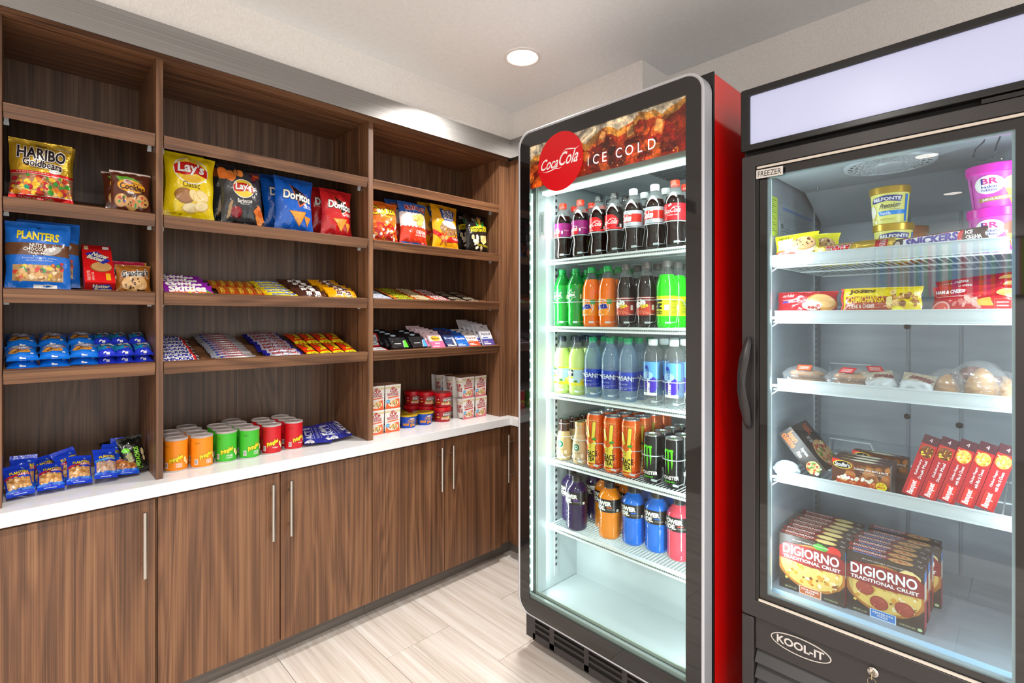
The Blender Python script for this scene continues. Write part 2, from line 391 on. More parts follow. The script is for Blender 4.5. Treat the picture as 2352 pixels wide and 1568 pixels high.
MB().box(-2.004, -2.0, -1.2, 1.921, 2.196, 2.296).box(-2.02, -2.004, -1.2, 1.925, 2.29, 2.296).build('trim_1', steel)
MB().box(-2.0, -1.47, 1.921, 1.925, 2.196, 2.296).box(-2.0, -1.47, 1.925, 1.97, 2.29, 2.296).build('trim_2', steel)
for n in ('trim_1', 'trim_2'): struct(D.objects[n])
# striped artwork on the wall behind the camera, seen as a reflection in the freezer door
sp = MB(); rg = random.Random(4); xx = -1.22; sp.box(-1.24, .12, -3.598, -3.585, 1.52, 2.08, 0, '#3a3535')
while xx < .1:
    wd = rg.choice([.012, .02, .03, .045]); c = rg.choice(['#d63c3c', '#8fb52a', '#3f6fc4', '#e0b23c', '#e8e8f0', '#6a4a8a', '#46a05a', '#c8d4e8', '#2c3c78', '#e8e0d0'])
    sp.box(xx, min(xx + wd, .1), -3.585, -3.582, 1.54, 2.06, 0, c); xx += wd
tag(sp.build('striped_artwork', [p_card], smooth=False), 'wide artwork of upright coloured stripes hung across the room', 'artwork')

def downlight(x, y, lab):
    e = empty('downlight'); e.location = (x, y, CEIL); tag(e, lab, 'ceiling light', 'recessed ceiling downlights')
    MB().lathe([(.083, 0), (.082, -.004), (.072, -.006), (.066, -.003), (.063, .0), (.063, 0.0)], 40, cap=False).build('trim_ring', mat('lamp_trim', '#ece8e4', .5), e)
    MB().lathe([(.0, -.0025), (.064, -.0025)], 40, cap=False).build('diffuser', lamp_m, e)
dl = ['round recessed downlight glowing in the ceiling before the shelving corner', 'round recessed downlight over the aisle facing the coolers', 'round recessed downlight mirrored highest in the freezer door glass', 'round recessed downlight nearest the striped artwork', 'round recessed downlight of the outer row nearest the coolers', 'round recessed downlight in the middle of the outer row', 'round recessed downlight at the far end of the outer row']
for (x, y), l in zip(LAMPS, dl): downlight(x, y, l)

# ================================================================== base cabinets
XD = -2.027
def bar_handle(par, ax, p, z0, z1):
    """upright bar pull standing off a door; ax: outward direction"""
    a = Vector(ax); b = Vector(p) + a * .032
    m = MB(); m.tube([(b.x, b.y, z0), (b.x, b.y, z1)], .0068, 14)
    for z in (z0 + .04, z1 - .04): m.tube([tuple(Vector((p[0], p[1], z))), (b.x, b.y, z)], .0042, 8)
    return m.build('handle', nickel, par)
def base_cabinet(y0, y1, doors, lab):
    e = empty('base_cabinet'); tag(e, lab, 'cabinet', 'walnut base cabinets under the worktop')
    MB().box(-2.43, -2.047, y0, y1, .09, .743).build('carcass', woodZ, e)
    MB().box(-2.43, -2.104, y0, y1, 0, .09).build('toe_kick', toe_m, e)
    for a, b, h in doors:
        d = MB().box(-2.046, XD, a, b, .088, .733).build('door', woodZ, e, bevel=.0012)
        if h is not None: bar_handle(d, (1, 0, 0), (XD, h, 0), .493, .704)
    return e
base_cabinet(-.46, .3255, [(-.455, -.068, -.105), (-.065, .3225, .29)], 'walnut base cabinet with one bar handle below the nut packets')
base_cabinet(.3265, 1.1085, [(.3295, .7185, .685), (.7225, 1.1075, .751)], 'walnut base cabinet with paired bar handles below the snack cans')
base_cabinet(1.1095, 1.874, [(1.1115, 1.4965, 1.463), (1.4995, 1.873, 1.531)], 'walnut base cabinet with paired bar handles below the noodle boxes')
e = empty('corner_cabinet'); tag(e, 'narrow walnut corner cabinet with one bar handle beside the drinks cooler', 'cabinet')
MB().box(-2.43, -2.047, 1.8745, 2.18, .09, .743).box(-2.047, -1.47, 1.965, 2.18, .09, .743).build('carcass', woodZ, e)
MB().box(-2.43, -2.104, 1.8745, 2.18, 0, .09).box(-2.104, -1.47, 2.02, 2.18, 0, .09).build('toe_kick', toe_m, e)
d = MB().box(-2.024, -1.475, 1.946, 1.9645, .088, .733).build('door', woodZ, e, bevel=.0012)
bar_handle(d, (0, -1, 0), (-2.005, 1.946, 0), .434, .693)
# worktop, one L-shaped slab
ct = MB(); L = [(-2.435, -.47), (-2.0, -.47), (-2.0, 1.919), (-1.47, 1.919), (-1.47, 2.188), (-2.435, 2.188)]
n = len(L); ct.add([(x, y, .745) for x, y in L] + [(x, y, .786) for x, y in L], [(0, 5, 2, 1), (5, 4, 3, 2), (6, 7, 8, 11), (8, 9, 10, 11)] + [(i, (i + 1) % n, n + (i + 1) % n, n + i) for i in range(n)])
tag(ct.build('worktop', quartz, smooth=False, bevel=.0015), 'white L-shaped stone worktop running along the base cabinets', 'worktop')

# ================================================================== display shelving
XU, XB, CT = -2.057, -2.40, .786
un = empty('display_shelving'); tag(un, 'tall walnut display shelving with three bays of slanted shelves', 'shelving')
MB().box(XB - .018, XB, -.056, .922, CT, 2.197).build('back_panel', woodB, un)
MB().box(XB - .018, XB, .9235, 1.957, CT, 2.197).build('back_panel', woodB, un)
MB().box(XB - .018, XU, -.056, 1.957, 2.197, 2.219).build('top_panel', woodY, un)
for a, b, nm in ((-.056, -.036, 'side_panel'), (.329, .349, 'divider'), (1.106, 1.130, 'divider'), (1.894, 1.914, 'side_panel')):
    MB().box(XB, XU, a, b, CT, 2.197).build(nm, woodZ, un, bevel=.0008)
MB().box(XU - .019, XU, 1.9142, 1.957, CT, 2.197).build('corner_stile', woodZ, un)
ph = MB()
for yf in (.3288, 1.1058, 1.8938):
    for xx in (-2.135, -2.318):
        for k in range(38):
            z = .93 + k * .032
            ph.add([(xx + .0024 * math.cos(a), yf, z + .0024 * math.sin(a)) for a in [i * PI / 3 for i in range(6)]], [tuple(range(6))[::-1]])
stuff(ph.build('pin_hole', mat('pin_hole', '#8e7460', .6), un))
uret = empty('corner_shelving'); tag(uret, 'plain walnut end of the corner shelving behind the drinks cooler', 'shelving')
MB().box(-2.057, -1.47, 1.9575, 1.978, CT, 2.196).build('side_panel', woodZ, uret)
MB().box(-2.057, -1.47, 1.978, 2.185, 2.17, 2.196).build('top_panel', woodY, uret)
PHI = 15.5
SH = [1.951, 1.682, 1.419, 1.184]      # tops of the shelf lips
BAYS = [(-.034, .327), (.351, 1.104), (1.132, 1.892)]
XS = XU - .019                          # lip's rear face
def deck_pt(k, s, y, up=0.):
    """a point on shelf k: s metres up the slope from the lip, up metres off the deck"""
    c, n = math.cos(R(PHI)), math.sin(R(PHI)); z0 = SH[k] - .0235
    return (XS - s * c + up * n, y, z0 + s * n + up * c)
for k, z in enumerate(SH):
    for a, b in BAYS:
        s = MB().box(-.322, 0, a, b, -.018, 0).build('shelf', woodY, un); s.location = (XS, 0, z - .0235); s.rotation_euler = (0, R(PHI), 0)
        l = MB().box(0, .018, a, b, -.0195, .0225).build('shelf_lip', woodY, s, bevel=.001)
        for yy in (a + .006, b - .006):
            MB().box(-.05, -.038, yy - .005, yy + .005, -.034, -.018).box(-.0465, -.0415, yy - .006, yy + .006, -.04, -.03).build('shelf_clip', guide_m, s)

# ================================================================== drinks cooler
def rr(x0, x1, z0, z1, r, n=8):
    p = []
    for cx, cz, a0 in ((x1 - r, z1 - r, 0), (x0 + r, z1 - r, 90), (x0 + r, z0 + r, 180), (x1 - r, z0 + r, 270)):
        for i in range(n + 1): a = R(a0 + 90 * i / n); p.append((cx + r * math.cos(a), cz + r * math.sin(a)))
    return p
def ring(mb, po, pi_, y0, y1, mi=0, col=(1, 1, 1)):
    n = len(po); v = [(x, y0, z) for x, z in po] + [(x, y0, z) for x, z in pi_] + [(x, y1, z) for x, z in po] + [(x, y1, z) for x, z in pi_]; f = []
    for i in range(n):
        j = (i + 1) % n
        f += [(i, n + i, n + j, j), (2 * n + i, 2 * n + j, 3 * n + j, 3 * n + i), (i, j, 2 * n + j, 2 * n + i), (n + i, 3 * n + i, 3 * n + j, n + j)]
    return mb.add(v, f, mi, col)
def plate(mb, p, y0, y1, mi=0, col=(1, 1, 1)):
    n = len(p); v = [(x, y0, z) for x, z in p] + [(x, y1, z) for x, z in p]
    return mb.add(v, [tuple(range(n))[::-1], tuple(range(n, 2 * n))] + [(i, (i + 1) % n, n + (i + 1) % n, n + i) for i in range(n)], mi, col)
ck = empty('drinks_cooler'); tag(ck, 'tall red glass-door drinks cooler with a silver rounded door frame', 'refrigerator')
X0, X1, Y0, Y1 = -1.452, -.678, 1.435, 2.15
MB().box(X1 - .04, X1, 1.50, Y1, .09, 2.063).build('side_panel', red_m, ck, bevel=.002)
MB().box(X0, X0 + .05, 1.50, Y1, .09, 2.063).build('side_panel', blk_plastic, ck, bevel=.002)  # unseen side, made black instead of red to keep red bounce off the ceiling
MB().box(X0, X1 - .004, 1.50, Y1, 2.0632, 2.0665).build('bounce_cap', blk_plastic, ck)  # added unseen black cover, stops the red panel tops tinting the ceiling
MB().box(X0 + .05, X1 - .04, 1.50, Y1, 1.99, 2.065).box(X0, X1, 1.493, 1.4995, 1.96, 2.066).box(X1 - .012, X1 + .001, 1.492, 1.4995, .09, 2.066).box(X0, X0 + .03, 1.492, 1.4995, .09, 2.066).build('cabinet_edge', blk_plastic, ck)
MB().box(X0 + .05, X1 - .04, 2.0, Y1, .16, 1.99).build('cabinet_back', black_d, ck)
ln = MB(); zi = .2187
ln.box(-1.402, -1.3995, 1.495, 2.0, zi, 1.97).box(-.7205, -.718, 1.495, 2.0, zi, 1.97).box(-1.3995, -.7205, 1.95, 2.0, .46, 1.97).box(-1.3995, -.7205, 1.495, 2.0, 1.955, 1.97)
ln.box(-1.3995, -.7205, 1.495, 1.742, zi - .03, zi).box(-1.3995, -.7205, 1.742, 1.95, zi - .03, .462)
ln.build('liner', white_in, ck, bevel=.001)
MB().box(-1.36, -.76, 1.585, 1.95, 1.872, 1.953).build('evaporator_cover', mat('evaporator_cover', '#aab4b8', .35), ck, bevel=.02)
lv = MB()
for i in range(9): lv.box(-1.02, -.78, 1.63 + i * .028, 1.642 + i * .028, 1.868, 1.8725)
stuff(lv.build('louvre', mat('louvre_dark', '#4a5054', .4), ck))
for x in (-1.3985, -.7215):
    pl = MB().box(x - .0015, x + .0015, 1.595, 1.615, .26, 1.86)
    for k in range(60): pl.box(x - .0022, x + .0022, 1.60, 1.61, .30 + k * .026, .312 + k * .026, 1)
    pl.build('pilaster', [white_in, mat('slot', '#3c4042', .5)], ck)
# door
dr = empty('door'); dr.parent = ck
po = rr(-1.452, -.680, .164, 2.062, .062); pi_ = rr(-1.441, -.690, .170, 2.052, .052)
ring(MB(), po, pi_, 1.436, 1.489).build('frame', silver, dr, bevel=.003)
gx0, gx1, gz0, gz1 = -1.391, -.738, .231, 1.998
pb = rr(gx0, gx1, gz0, gz1, .002)
ring(MB(), pi_, pb, 1.4375, 1.441).build('bezel', black_gl, dr)
ring(MB(), rr(-1.44, -.69, .172, 2.05, .05), rr(-1.404, -.725, gz0 - .004, gz1 + .004, .002), 1.442, 1.488).build('inner_frame', mat('door_core', '#4c5452', .4), dr)
ring(MB(), rr(-1.4035, -.7255, gz0 - .003, gz1 + .003, .003), rr(-1.4015, -.7275, gz0 + .010, gz1 - .008, .002), 1.450, 1.462).build('glass_spacer', mat('spacer', '#b9c4c0', .25, .4), dr)
ring(MB(), rr(-1.418, -.71, .205, 1.97, .003), rr(-1.402, -.722, .236, 1.95, .002), 1.4895, 1.4945).build('gasket', mat('cooler_gasket', '#bcc9bd', .5), dr)
MB().box(gx0, gx1, 1.4384, 1.4404, gz0, gz1).build('glass', pane, dr)
# header print: iced cola, red disc, lettering
A = Art(.651 / .1635); A.rect(0, 0, 1, 1, '#7a1c08')
rg = random.Random(11)
for i in range(150):
    x, y = rg.random(), rg.random() * .95; top = .62 + .25 * x + .08 * math.sin(x * 17)
    if y < top: A.ell(x, y, rg.uniform(.02, .055), rg.uniform(.06, .2), rg.choice(['#a5330c', '#6b1206', '#8c2208', '#c4541a', '#4a0d05', '#b03a10', '#d06a24', '#93180c']), rg.uniform(0, 90), 9, wob=.5, seed=i, lv=2 + i * .1)
A.n = 17
tops = [(x / 24, .62 + .28 * x / 24 + .09 * math.sin(x * 1.1) + .04 * math.sin(x * 2.9)) for x in range(25)]
A.poly([(0, 1)] + [(x, min(y + .03, 1)) for x, y in tops] + [(1, 1)], '#d8cbbd', 18)
A.poly([(x, min(y + .05, 1)) for x, y in tops] + [(x, y - .1) for x, y in tops[::-1]], '#c98a3a', 19)
A.n = 19
A.scat(.0, .0, 1, .8, 90, (.008, .022), ['#e08a4a', '#f0b070', '#b8481c', '#d9773a'], 3, .8)
for x, y, r_, q in ((.53, .74, .13, 20), (.70, .66, .16, 60), (.20, .60, .1, 10), (.86, .6, .17, 35), (.62, .25, .15, 10), (.9, .25, .13, 50)):
    A.poly([(x + r_ * math.cos(R(q + a)) / A.ar, y + r_ * math.sin(R(q + a)) * 1.3) for a in (0, 80, 170, 260)], '#b8561f' if y > .4 else '#8c1d10', A.n + 1)
    A.poly([(x + r_ * .7 * math.cos(R(q + a)) / A.ar, y + r_ * .7 * math.sin(R(q + a)) * 1.3) for a in (0, 80, 170, 260)], '#e0a060' if y > .4 else '#b53a1c', A.n + 2)
A.n += 2; A.scat(.0, .78, 1, .98, 26, (.01, .028), ['#efe6da', '#c9a36a', '#f6f0ea'], 5, .8)
m = MB().box(gx0, gx1, 1.4440, 1.4455, 1.8345, 1.998, 0, '#5a1206')
f0 = flat(.651, 1.437, 1.8347); f1 = lambda x, z, o: (f0(x, z, o)[0] + (gx0 + gx1) / 2, f0(x, z, o)[1], f0(x, z, o)[2])
m.art(A, .653, .1635, lambda x, z, o: ((gx0) + x, np.full_like(x, 1.4440) - o, z + 1.8345), mi=0, eps=.00005, base=.0)
m.build('header_print', [p_ice], dr, smooth=False)
A = Art(1.); A.ell(.5, .5, .5, .5, '#e00a18', n=48)
def cola_script(A, x0, y0, x1, y1, c, rot=0):
    """flowing two-word cola lettering with its long swashes"""
    w_, h_ = x1 - x0, y1 - y0; q = lambda u, v: (x0 + w_ * u, y0 + h_ * v)
    A.text('Coca', *q(.0, .16), *q(.47, .74), c, .012, shear=.35); A.text('Cola', *q(.49, .18), *q(.98, .88), c, .012, shear=.35)
    sw = lambda P, t: A.poly([q(u, v + t * (1 - abs(2 * i / (len(P) - 1) - 1))) for i, (u, v) in enumerate(P)] + [q(u, v) for u, v in P[::-1]], c)
    sw([(.02, .12), (.12, .02), (.25, .03), (.38, .1), (.46, .06), (.56, .1)], .07); sw([(.55, .82), (.65, .97), (.78, .9), (.9, .86), (1., .97)], .07)
cola_script(A, .07, .36, .93, .68, '#ffffff')
A.text('.', .93, .43, .945, .445, '#ffffff')
m = MB()
m.art(A, .217, .217, lambda x, z, o: (-1.3405 + x, np.full_like(x, 1.4362) - o * .2, 1.799 + z), mi=0, eps=.00008, base=0)
m.build('disc_emblem', [mat('disc_print', rough=.3, attr=True)], dr, smooth=False)
em_attr(MATS['disc_print'], .08)
A = Art(.265 / .04)
xs = 0
for ch, a, b in (('I', .0, .012), ('C', .085, .175), ('E', .235, .30), ('C', .44, .53), ('O', .58, .695), ('L', .76, .82), ('D', .9, 1.)): A.text(ch, a, 0, b, 1, '#ffffff')
m = MB().art(A, .265, .033, lambda x, z, o: (-1.103 + x, np.full_like(x, 1.4358) - o * .1, 1.862 + z), base=0)
m.build('lettering', [p_em], dr, smooth=False)
# LED strip (left jamb) and lamp tube
for sx, x in ((1, -1.3975), (-1, -.7305)):
    s = MB().box(x - .003, x + .003, 1.457, 1.463, .25, 1.82).build('led_tube', mat('led_tube', '#dfeee9', .2, em='#dff5ee', es=.7), dr)
    ld = MB()
    for k in range(40):
        z = .268 + k * .0388; ld.add([(x + sx * .0015 + .0042 * math.cos(a), 1.4562, z + .0042 * math.sin(a)) for a in [i * PI / 4 for i in range(8)]], [tuple(range(8))])
    stuff(ld.build('led', led_m, dr))
MB().box(-1.385, -.745, 1.505, 1.535, 1.818, 1.832).build('lamp_tube', bar_m, ck, bevel=.003)
MB().box(-1.39, -.74, 1.497, 1.56, 1.832, 1.865).build('lamp_housing', mat('lamp_housing', '#c4cfcc', .4), ck, bevel=.004)
# shelves
CS = [1.5645, 1.295, 1.024, .754, .490]
def wire_shelf(par, x0, x1, y0, y1, z, rail_h, n, rail=True, drop=.0):
    s = empty('wire_shelf'); s.parent = par
    m = MB(); m.tube([(x0, y0 + .012, z - .006), (x1, y0 + .012, z - .006)], .003, 6).tube([(x0, y1, z - .006), (x1, y1, z - .006)], .003, 6).tube([(x0, (y0 + y1) / 2, z - .006), (x1, (y0 + y1) / 2, z - .006)], .0026, 6)
    m.tube([(x0, y0, z - .004), (x0, y1, z - .004)], .003, 6).tube([(x1, y0, z - .004), (x1, y1, z - .004)], .003, 6).build('shelf_frame', white_w, s)
    g_ = MB()
    for i in range(n): x = x0 + (x1 - x0) * (i + .5) / n; g_.tube([(x, y0 + .004, z - .0018), (x, y1, z - .0018)], .0018, 5)
    stuff(g_.build('wire', white_w, s)); return s
XC = {0: [-1.3585, -1.268, -1.179, -1.107, -1.025, -.938, -.861], 1: [-1.3605, -1.290, -1.213, -1.137, -1.056, -.971, -.893], 2: [-1.3605, -1.284, -1.206, -1.125, -1.047, -.945, -.865], 3: [-1.349, -1.266, -1.190, -1.111, -1.032, -.945, -.865]}
for k, z in enumerate(CS):
    s = wire_shelf(ck, -1.392, -.728, 1.56, 1.925, z, .018, 50)
    m = MB(); m.box(-1.394, -.728, 1.556, 1.566, z - .021, z - .0095).box(-1.394, -.728, 1.554, 1.566, z - .0085 + .0, z - .0005).tube([(-1.394, 1.5545, z - .0185), (-.728, 1.5545, z - .0185)], .0032, 8)
    for j in range(78): x = -1.389 + j * .0084; m.box(x, x + .005, 1.5535, 1.556, z - .0125, z - .0085, 1)
    m.build('price_rail', [white_pl, mat('rail_slot', '#5d6a6a', .6)], s)
    if k > 3: continue
    gh = .096 if k in (0, 1) else (.088 if k == 2 else .098)
    if k == 0: gh = .088
    for i, x in enumerate(XC[k]):
        rr_ = .0384; m = MB(); pts = [(x + rr_, 1.72, z + .004), (x + rr_, 1.69, z + gh * .6), (x + rr_, 1.64, z + gh)] + [(x + rr_ * math.cos(R(-a)), 1.603 + rr_ * math.sin(R(-a)), z + gh) for a in range(0, 181, 15)] + [(x - rr_, 1.64, z + gh)]
        m.tube(pts, .0016, 6); m.tube([(x + rr_, 1.62, z + gh), (x + rr_, 1.60, z + .02), (x + rr_ - .006, 1.568, z + .017)], .0013, 5)
        m.box(x + .016, x + .036, 1.563, 1.566, z + .014, z + .021)
        m.build('bottle_guide', guide_m, s)
# grille under the door
gr = MB(); bars_x = [(-1.436, -1.388), (-1.312, -1.289), (-1.145, -1.124), (-.984, -.963), (-.82, -.80), (-.70, -.68)]
prof = lambda x: .052 if x > -1.40 else .07
gr.box(-1.436, -.68, 1.468, 1.474, .136, .155)
for a, b in bars_x: gr.box(a, b, 1.468, 1.474, .055, .136)
gr.box(-1.40, -.68, 1.468, 1.474, .05, .078).box(-1.40, -.68, 1.4682, 1.4738, .094, .102).box(-1.40, -.68, 1.4682, 1.4738, .116, .124)
gr.build('grille', black_p, ck)
MB().box(-1.43, -.69, 1.474, 1.50, .052, .16).build('grille_backing', black_d, ck)
MB().box(-1.42, -.70, 1.50, 2.12, .05, .186).build('compressor_tray', black_d, ck)
for x in (-1.38, -.76):
    for y in (1.56, 2.05): MB().lathe([(.012, 0), (.018, .004), (.018, .014), (.007, .02), (.007, .052)], 14, cx=x, cy=y).build('foot', blk_plastic, ck)
# thermometer hung on the liner
t = empty('thermometer'); t.location = (-1.3985, 1.512, 1.66); t.rotation_euler = (0, 0, R(0)); tag(t, 'small white thermometer hung on the cooler side wall', 'thermometer')
m = MB(); plate(m, rr(0.001, .022, 0, .094, .003), -.003, .0); m.build('backing_plate', white_pl, t)
m = MB().tube([(.0115, -.005, .012), (.0115, -.005, .082)], .0014, 6)
for k in range(14): m.box(.004, .008, -.0036, -.003, .014 + k * .005, .0155 + k * .005)
m.build('scale', mat('scale_ink', '#7a8a94', .5), t)

# ================================================================== freezer
fz = empty('upright_freezer'); tag(fz, 'tall black upright freezer with a lit sign panel and a glass door', 'freezer')
FX0, FX1, FY = -.602, .082, 1.50
MB().box(FX0, FX0 + .04, FY + .035, 2.17, .06, 1.992).build('side_panel', black_p, fz)
MB().box(FX1 - .04, FX1, FY + .035, 2.17, .06, 1.992).build('side_panel', black_p, fz)
MB().box(FX0 + .04, FX1 - .04, 2.12, 2.17, .06, 1.992).build('cabinet_back', black_p, fz)
MB().box(FX0 + .04, FX1 - .04, FY + .06, 2.12, 1.80, 1.992).box(FX0 + .04, FX1 - .04, 1.545, 2.12, 1.775, 1.80).build('cabinet_top', black_p, fz)
m = MB(); ring(m, rr(FX0 + .002, FX1 - .002, 1.806, 1.982, .006), rr(FX0 + .027, FX1 - .02, 1.823, 1.962, .004), FY - .004, FY + .06); m.build('sign_frame', blk_plastic, fz, bevel=.003)
m = MB(); plate(m, rr(FX0 + .025, FX1 - .018, 1.821, 1.964, .008), FY + .004, FY + .01); m.build('sign_panel', box_m, fz)
hg = MB().box(FX1 - .17, FX1 - .06, FY + .002, FY + .012, 1.793, 1.803); hg.build('hinge', blk_plastic, fz)
MB().box(FX0 + .01, FX1 - .01, FY + .02, FY + .05, 1.79, 1.808).build('door_gap', black_d, fz)
fl_ = MB(); fz0 = .53
fl_.box(-.562, -.5595, 1.54, 2.12, fz0, 1.78).box(.0395, .042, 1.54, 2.12, fz0, 1.78).box(-.5595, .0395, 2.105, 2.12, fz0, 1.78).box(-.5595, .0395, 1.535, 2.12, fz0 - .03, fz0).box(-.5595, .0395, 1.535, 2.12, 1.768, 1.78)
fl_.build('liner', [grey_in], fz)
fc = MB().box(-.548, .03, 1.56, 1.90, 1.748, 1.768); v = fc.v; fc.add([(-.548, 1.90, 1.748), (.03, 1.90, 1.748), (.03, 2.10, 1.66), (-.548, 2.10, 1.66), (-.548, 2.10, 1.768), (.03, 2.10, 1.768), (-.548, 1.90, 1.768), (.03, 1.90, 1.768)], [(0, 3, 2, 1), (0, 6, 4, 3), (1, 2, 5, 7)])
fc.build('fan_cover', mat('fan_cover', '#949da3', .35), fz)
fg = empty('fan_guard'); fg.parent = fz; fg.location = (-.285, 1.70, 1.7478)
m = MB().lathe([(.104, 0), (.102, -.006), (.094, -.006), (.092, 0)], 48, cap=False)
for r_ in (.082, .070, .058, .046): m.lathe([(r_, 0), (r_, -.005), (r_ - .004, -.005), (r_ - .004, 0)], 40, cap=False)
for k in range(26): a = 2 * PI * k / 26; m.tube([(.034 * math.cos(a), .034 * math.sin(a), -.003), (.094 * math.cos(a + .35), .094 * math.sin(a + .35), -.003)], .0019, 4)
m.lathe([(.0, -.009), (.03, -.008), (.036, 0)], 28, cap=False); m.build('guard_ring', mat('fan_plastic', '#aab3b8', .35), fg)
MB().lathe([(0, -.0004), (.1, -.0004)], 32, cap=False).build('fan_opening', mat('fan_dark', '#2c3236', .5), fg)
m = MB()
for x, y in ((-.50, 1.60), (-.50, 1.86), (-.07, 1.6), (-.07, 1.86), (-.36, 1.585)): m.lathe([(.0, -.0035), (.004, -.003), (.006, 0)], 12, cap=False, cx=x, cy=y)
o = m.build('screw', chrome, fz); o.location = (0, 0, 1.7478)
tag(MB().tube([(-.085, 1.60, 1.747), (-.09, 1.60, 1.735), (-.104, 1.60, 1.72), (-.108, 1.602, 1.706), (-.1, 1.604, 1.694), (-.088, 1.604, 1.691), (-.076, 1.602, 1.696), (-.07, 1.6, 1.708), (-.068, 1.6, 1.722), (-.064, 1.6, 1.735), (-.06, 1.6, 1.747)], .0018, 8).build('cable_loop', mat('grey_cable', '#3d4146', .5)), 'thin dark cable loop hanging from the freezer ceiling', 'cable')
for x, y in ((-.557, 1.585), (-.557, 2.04), (.037, 1.585), (.037, 2.04)):
    m = MB().box(x - .003, x + .003, y - .009, y + .009, fz0 + .02, 1.74)
    for k in range(56): m.box(x - .0042, x + .0042, y - .003, y + .003, .565 + k * .0205, .574 + k * .0205, 1)
    m.build('pilaster', [mat('zinc', '#aab2b6', .3, .6), mat('slot', '#3c4042', .5)], fz)
for x in (-.30, -.17):
    MB().box(x - .003, x + .003, 2.100, 2.1045, fz0, 1.66).build('back_rib', mat('rib', '#7f8a92', .35), fz)
for x, z in ((-.303, 1.005), (-.173, .995), (-.303, 1.30)):
    MB().lathe([(0, 0.004), (.006, .003), (.009, 0)], 12, cap=False).build('grommet', black_d, fz).matrix_local = Matrix.Translation((x, 2.099, z)) @ Matrix.Rotation(R(90), 4, 'X')
for i, z in enumerate((1.235, 1.022, .76, .615)): MB().lathe([(0, .006), (.005, .004), (.0055, 0)], 12, cap=False).build('stud', white_pl, fz).matrix_local = Matrix.Translation((-.559, 1.57, z)) @ Matrix.Rotation(R(90), 4, 'Y')
# door
fd = empty('door'); fd.parent = fz
z0d, z1d = .481, 1.791
ring(MB(), rr(FX0 + .004, FX1 - .004, z0d, z1d, .006), rr(-.561, .037, .5285, 1.7585, .001), FY, FY + .034).build('frame', black_p, fd, bevel=.002)
ring(MB(), rr(-.5608, .0368, .5288, 1.758, .001), rr(-.552, .028, .5352, 1.7495, .001), FY + .004, FY + .012).build('glazing_bead', blk_plastic, fd)
MB().box(-.556, .03, FY + .001, FY + .006, 1.7500, 1.7560).build('gasket_line', cream, fd)
MB().box(-.552, .03, FY + .001, FY + .006, .5300, .5355).build('gasket_line', cream, fd)
gi = rr(-.5315, -.0355, .5525, 1.7275, .001); gi2 = rr(-.5315, -.0355, .5525, 1.7275, .001)
ring(MB(), rr(-.5518, .0278, .5352, 1.7495, .001), gi, FY + .0085, FY + .0115).build('glass_border', black_gl, fd)
ring(MB(), rr(-.534, -.033, .545, 1.73, .001), rr(-.526, -.041, .558, 1.722, .001), FY + .013, FY + .026).build('glass_spacer', mat('freezer_spacer', '#a9bcc2', .3, .3), fd)
MB().box(-.5318, -.0352, FY + .0086, FY + .0106, .5525, 1.7275).build('glass', pane3, fd)
for sx, x in ((1, -.5295), (-1, .012)):
    ld = MB()
    for k in range(46):
        z = .572 + k * .0248; ld.add([(x + .0018 * math.cos(a), FY + .028, z + .0018 * math.sin(a)) for a in [i * PI / 4 for i in range(8)]], [tuple(range(8))])
    stuff(ld.build('led', mat('freezer_led_dot', '#ffffff', em='#fff0f0', es=7.), fd))
    MB().box(x - .004, x + .002, FY + .029, FY + .034, .56, 1.72).build('led_tube', mat('led_tube', '#dfeee9', .2, em='#dff5ee', es=.7), fd)
MB().box(-.5585, -.551, FY + .035, FY + .05, .55, 1.74).build('jamb_trim', mat('jamb_trim', '#9db0b6', .3), fz)
MB().box(-.555, .035, FY + .035, FY + .062, .534, .553).build('sill', mat('sill_blue', '#9ec3dc', .3), fz)
# handle: bowed black pull
m = MB(); hz = [1.015, 1.03, 1.075, 1.12, 1.145, 1.17, 1.215, 1.255, 1.274]; hxx = [.0, .0, -.002, -.008, -.0085, -.008, -.003, 0, .0]; hw = [.006, .011, .0145, .0125, .011, .0125, .0145, .011, .006]; hy = [.004, .014, .028, .034, .036, .034, .028, .014, .004]
vs = []
for z, dx_, ww, yy in zip(hz, hxx, hw, hy):
    c0 = -.5765 + dx_; vs += [(c0 - ww, FY - yy, z), (c0 - ww * .6, FY - yy - .006, z), (c0 + ww * .5, FY - yy - .007, z), (c0 + ww * .9, FY - yy, z), (c0 + ww * .2, FY - yy + .008, z), (c0 - ww * .7, FY - yy + .006, z)]
fs = [(6 * i + j, 6 * i + (j + 1) % 6, 6 * i + 6 + (j + 1) % 6, 6 * i + 6 + j) for i in range(8) for j in range(6)] + [(0, 5, 4, 3, 2, 1), tuple(48 + j for j in range(6))]
m.add(vs, fs).box(-.585, -.570, FY - .012, FY + .001, 1.018, 1.034).box(-.585, -.570, FY - .012, FY + .001, 1.255, 1.271)
m.build('handle', mat('handle_black', '#262223', .38), fd, angle=60)
# sticker FREEZER
st = empty('name_sticker'); st.location = (-.557, FY - .001, 1.7335); st.rotation_euler = (0, R(1.2), 0); tag(st, 'small white sticker reading FREEZER on the freezer door corner', 'sticker')
A = Art(.066 / .024); A.text('FREEZER', .05, .16, .95, .84, '#141414', .005)
m = MB().box(0, .070, -.0006, .0, -.012, .012, 0, '#d8d2cc'); m.art(A, .068, .022, lambda x, z, o: (x + .001, -.0007 - o * .1 + 0 * x, z - .011), base=0)
m.build('sticker_face', [p_card], st, smooth=False)
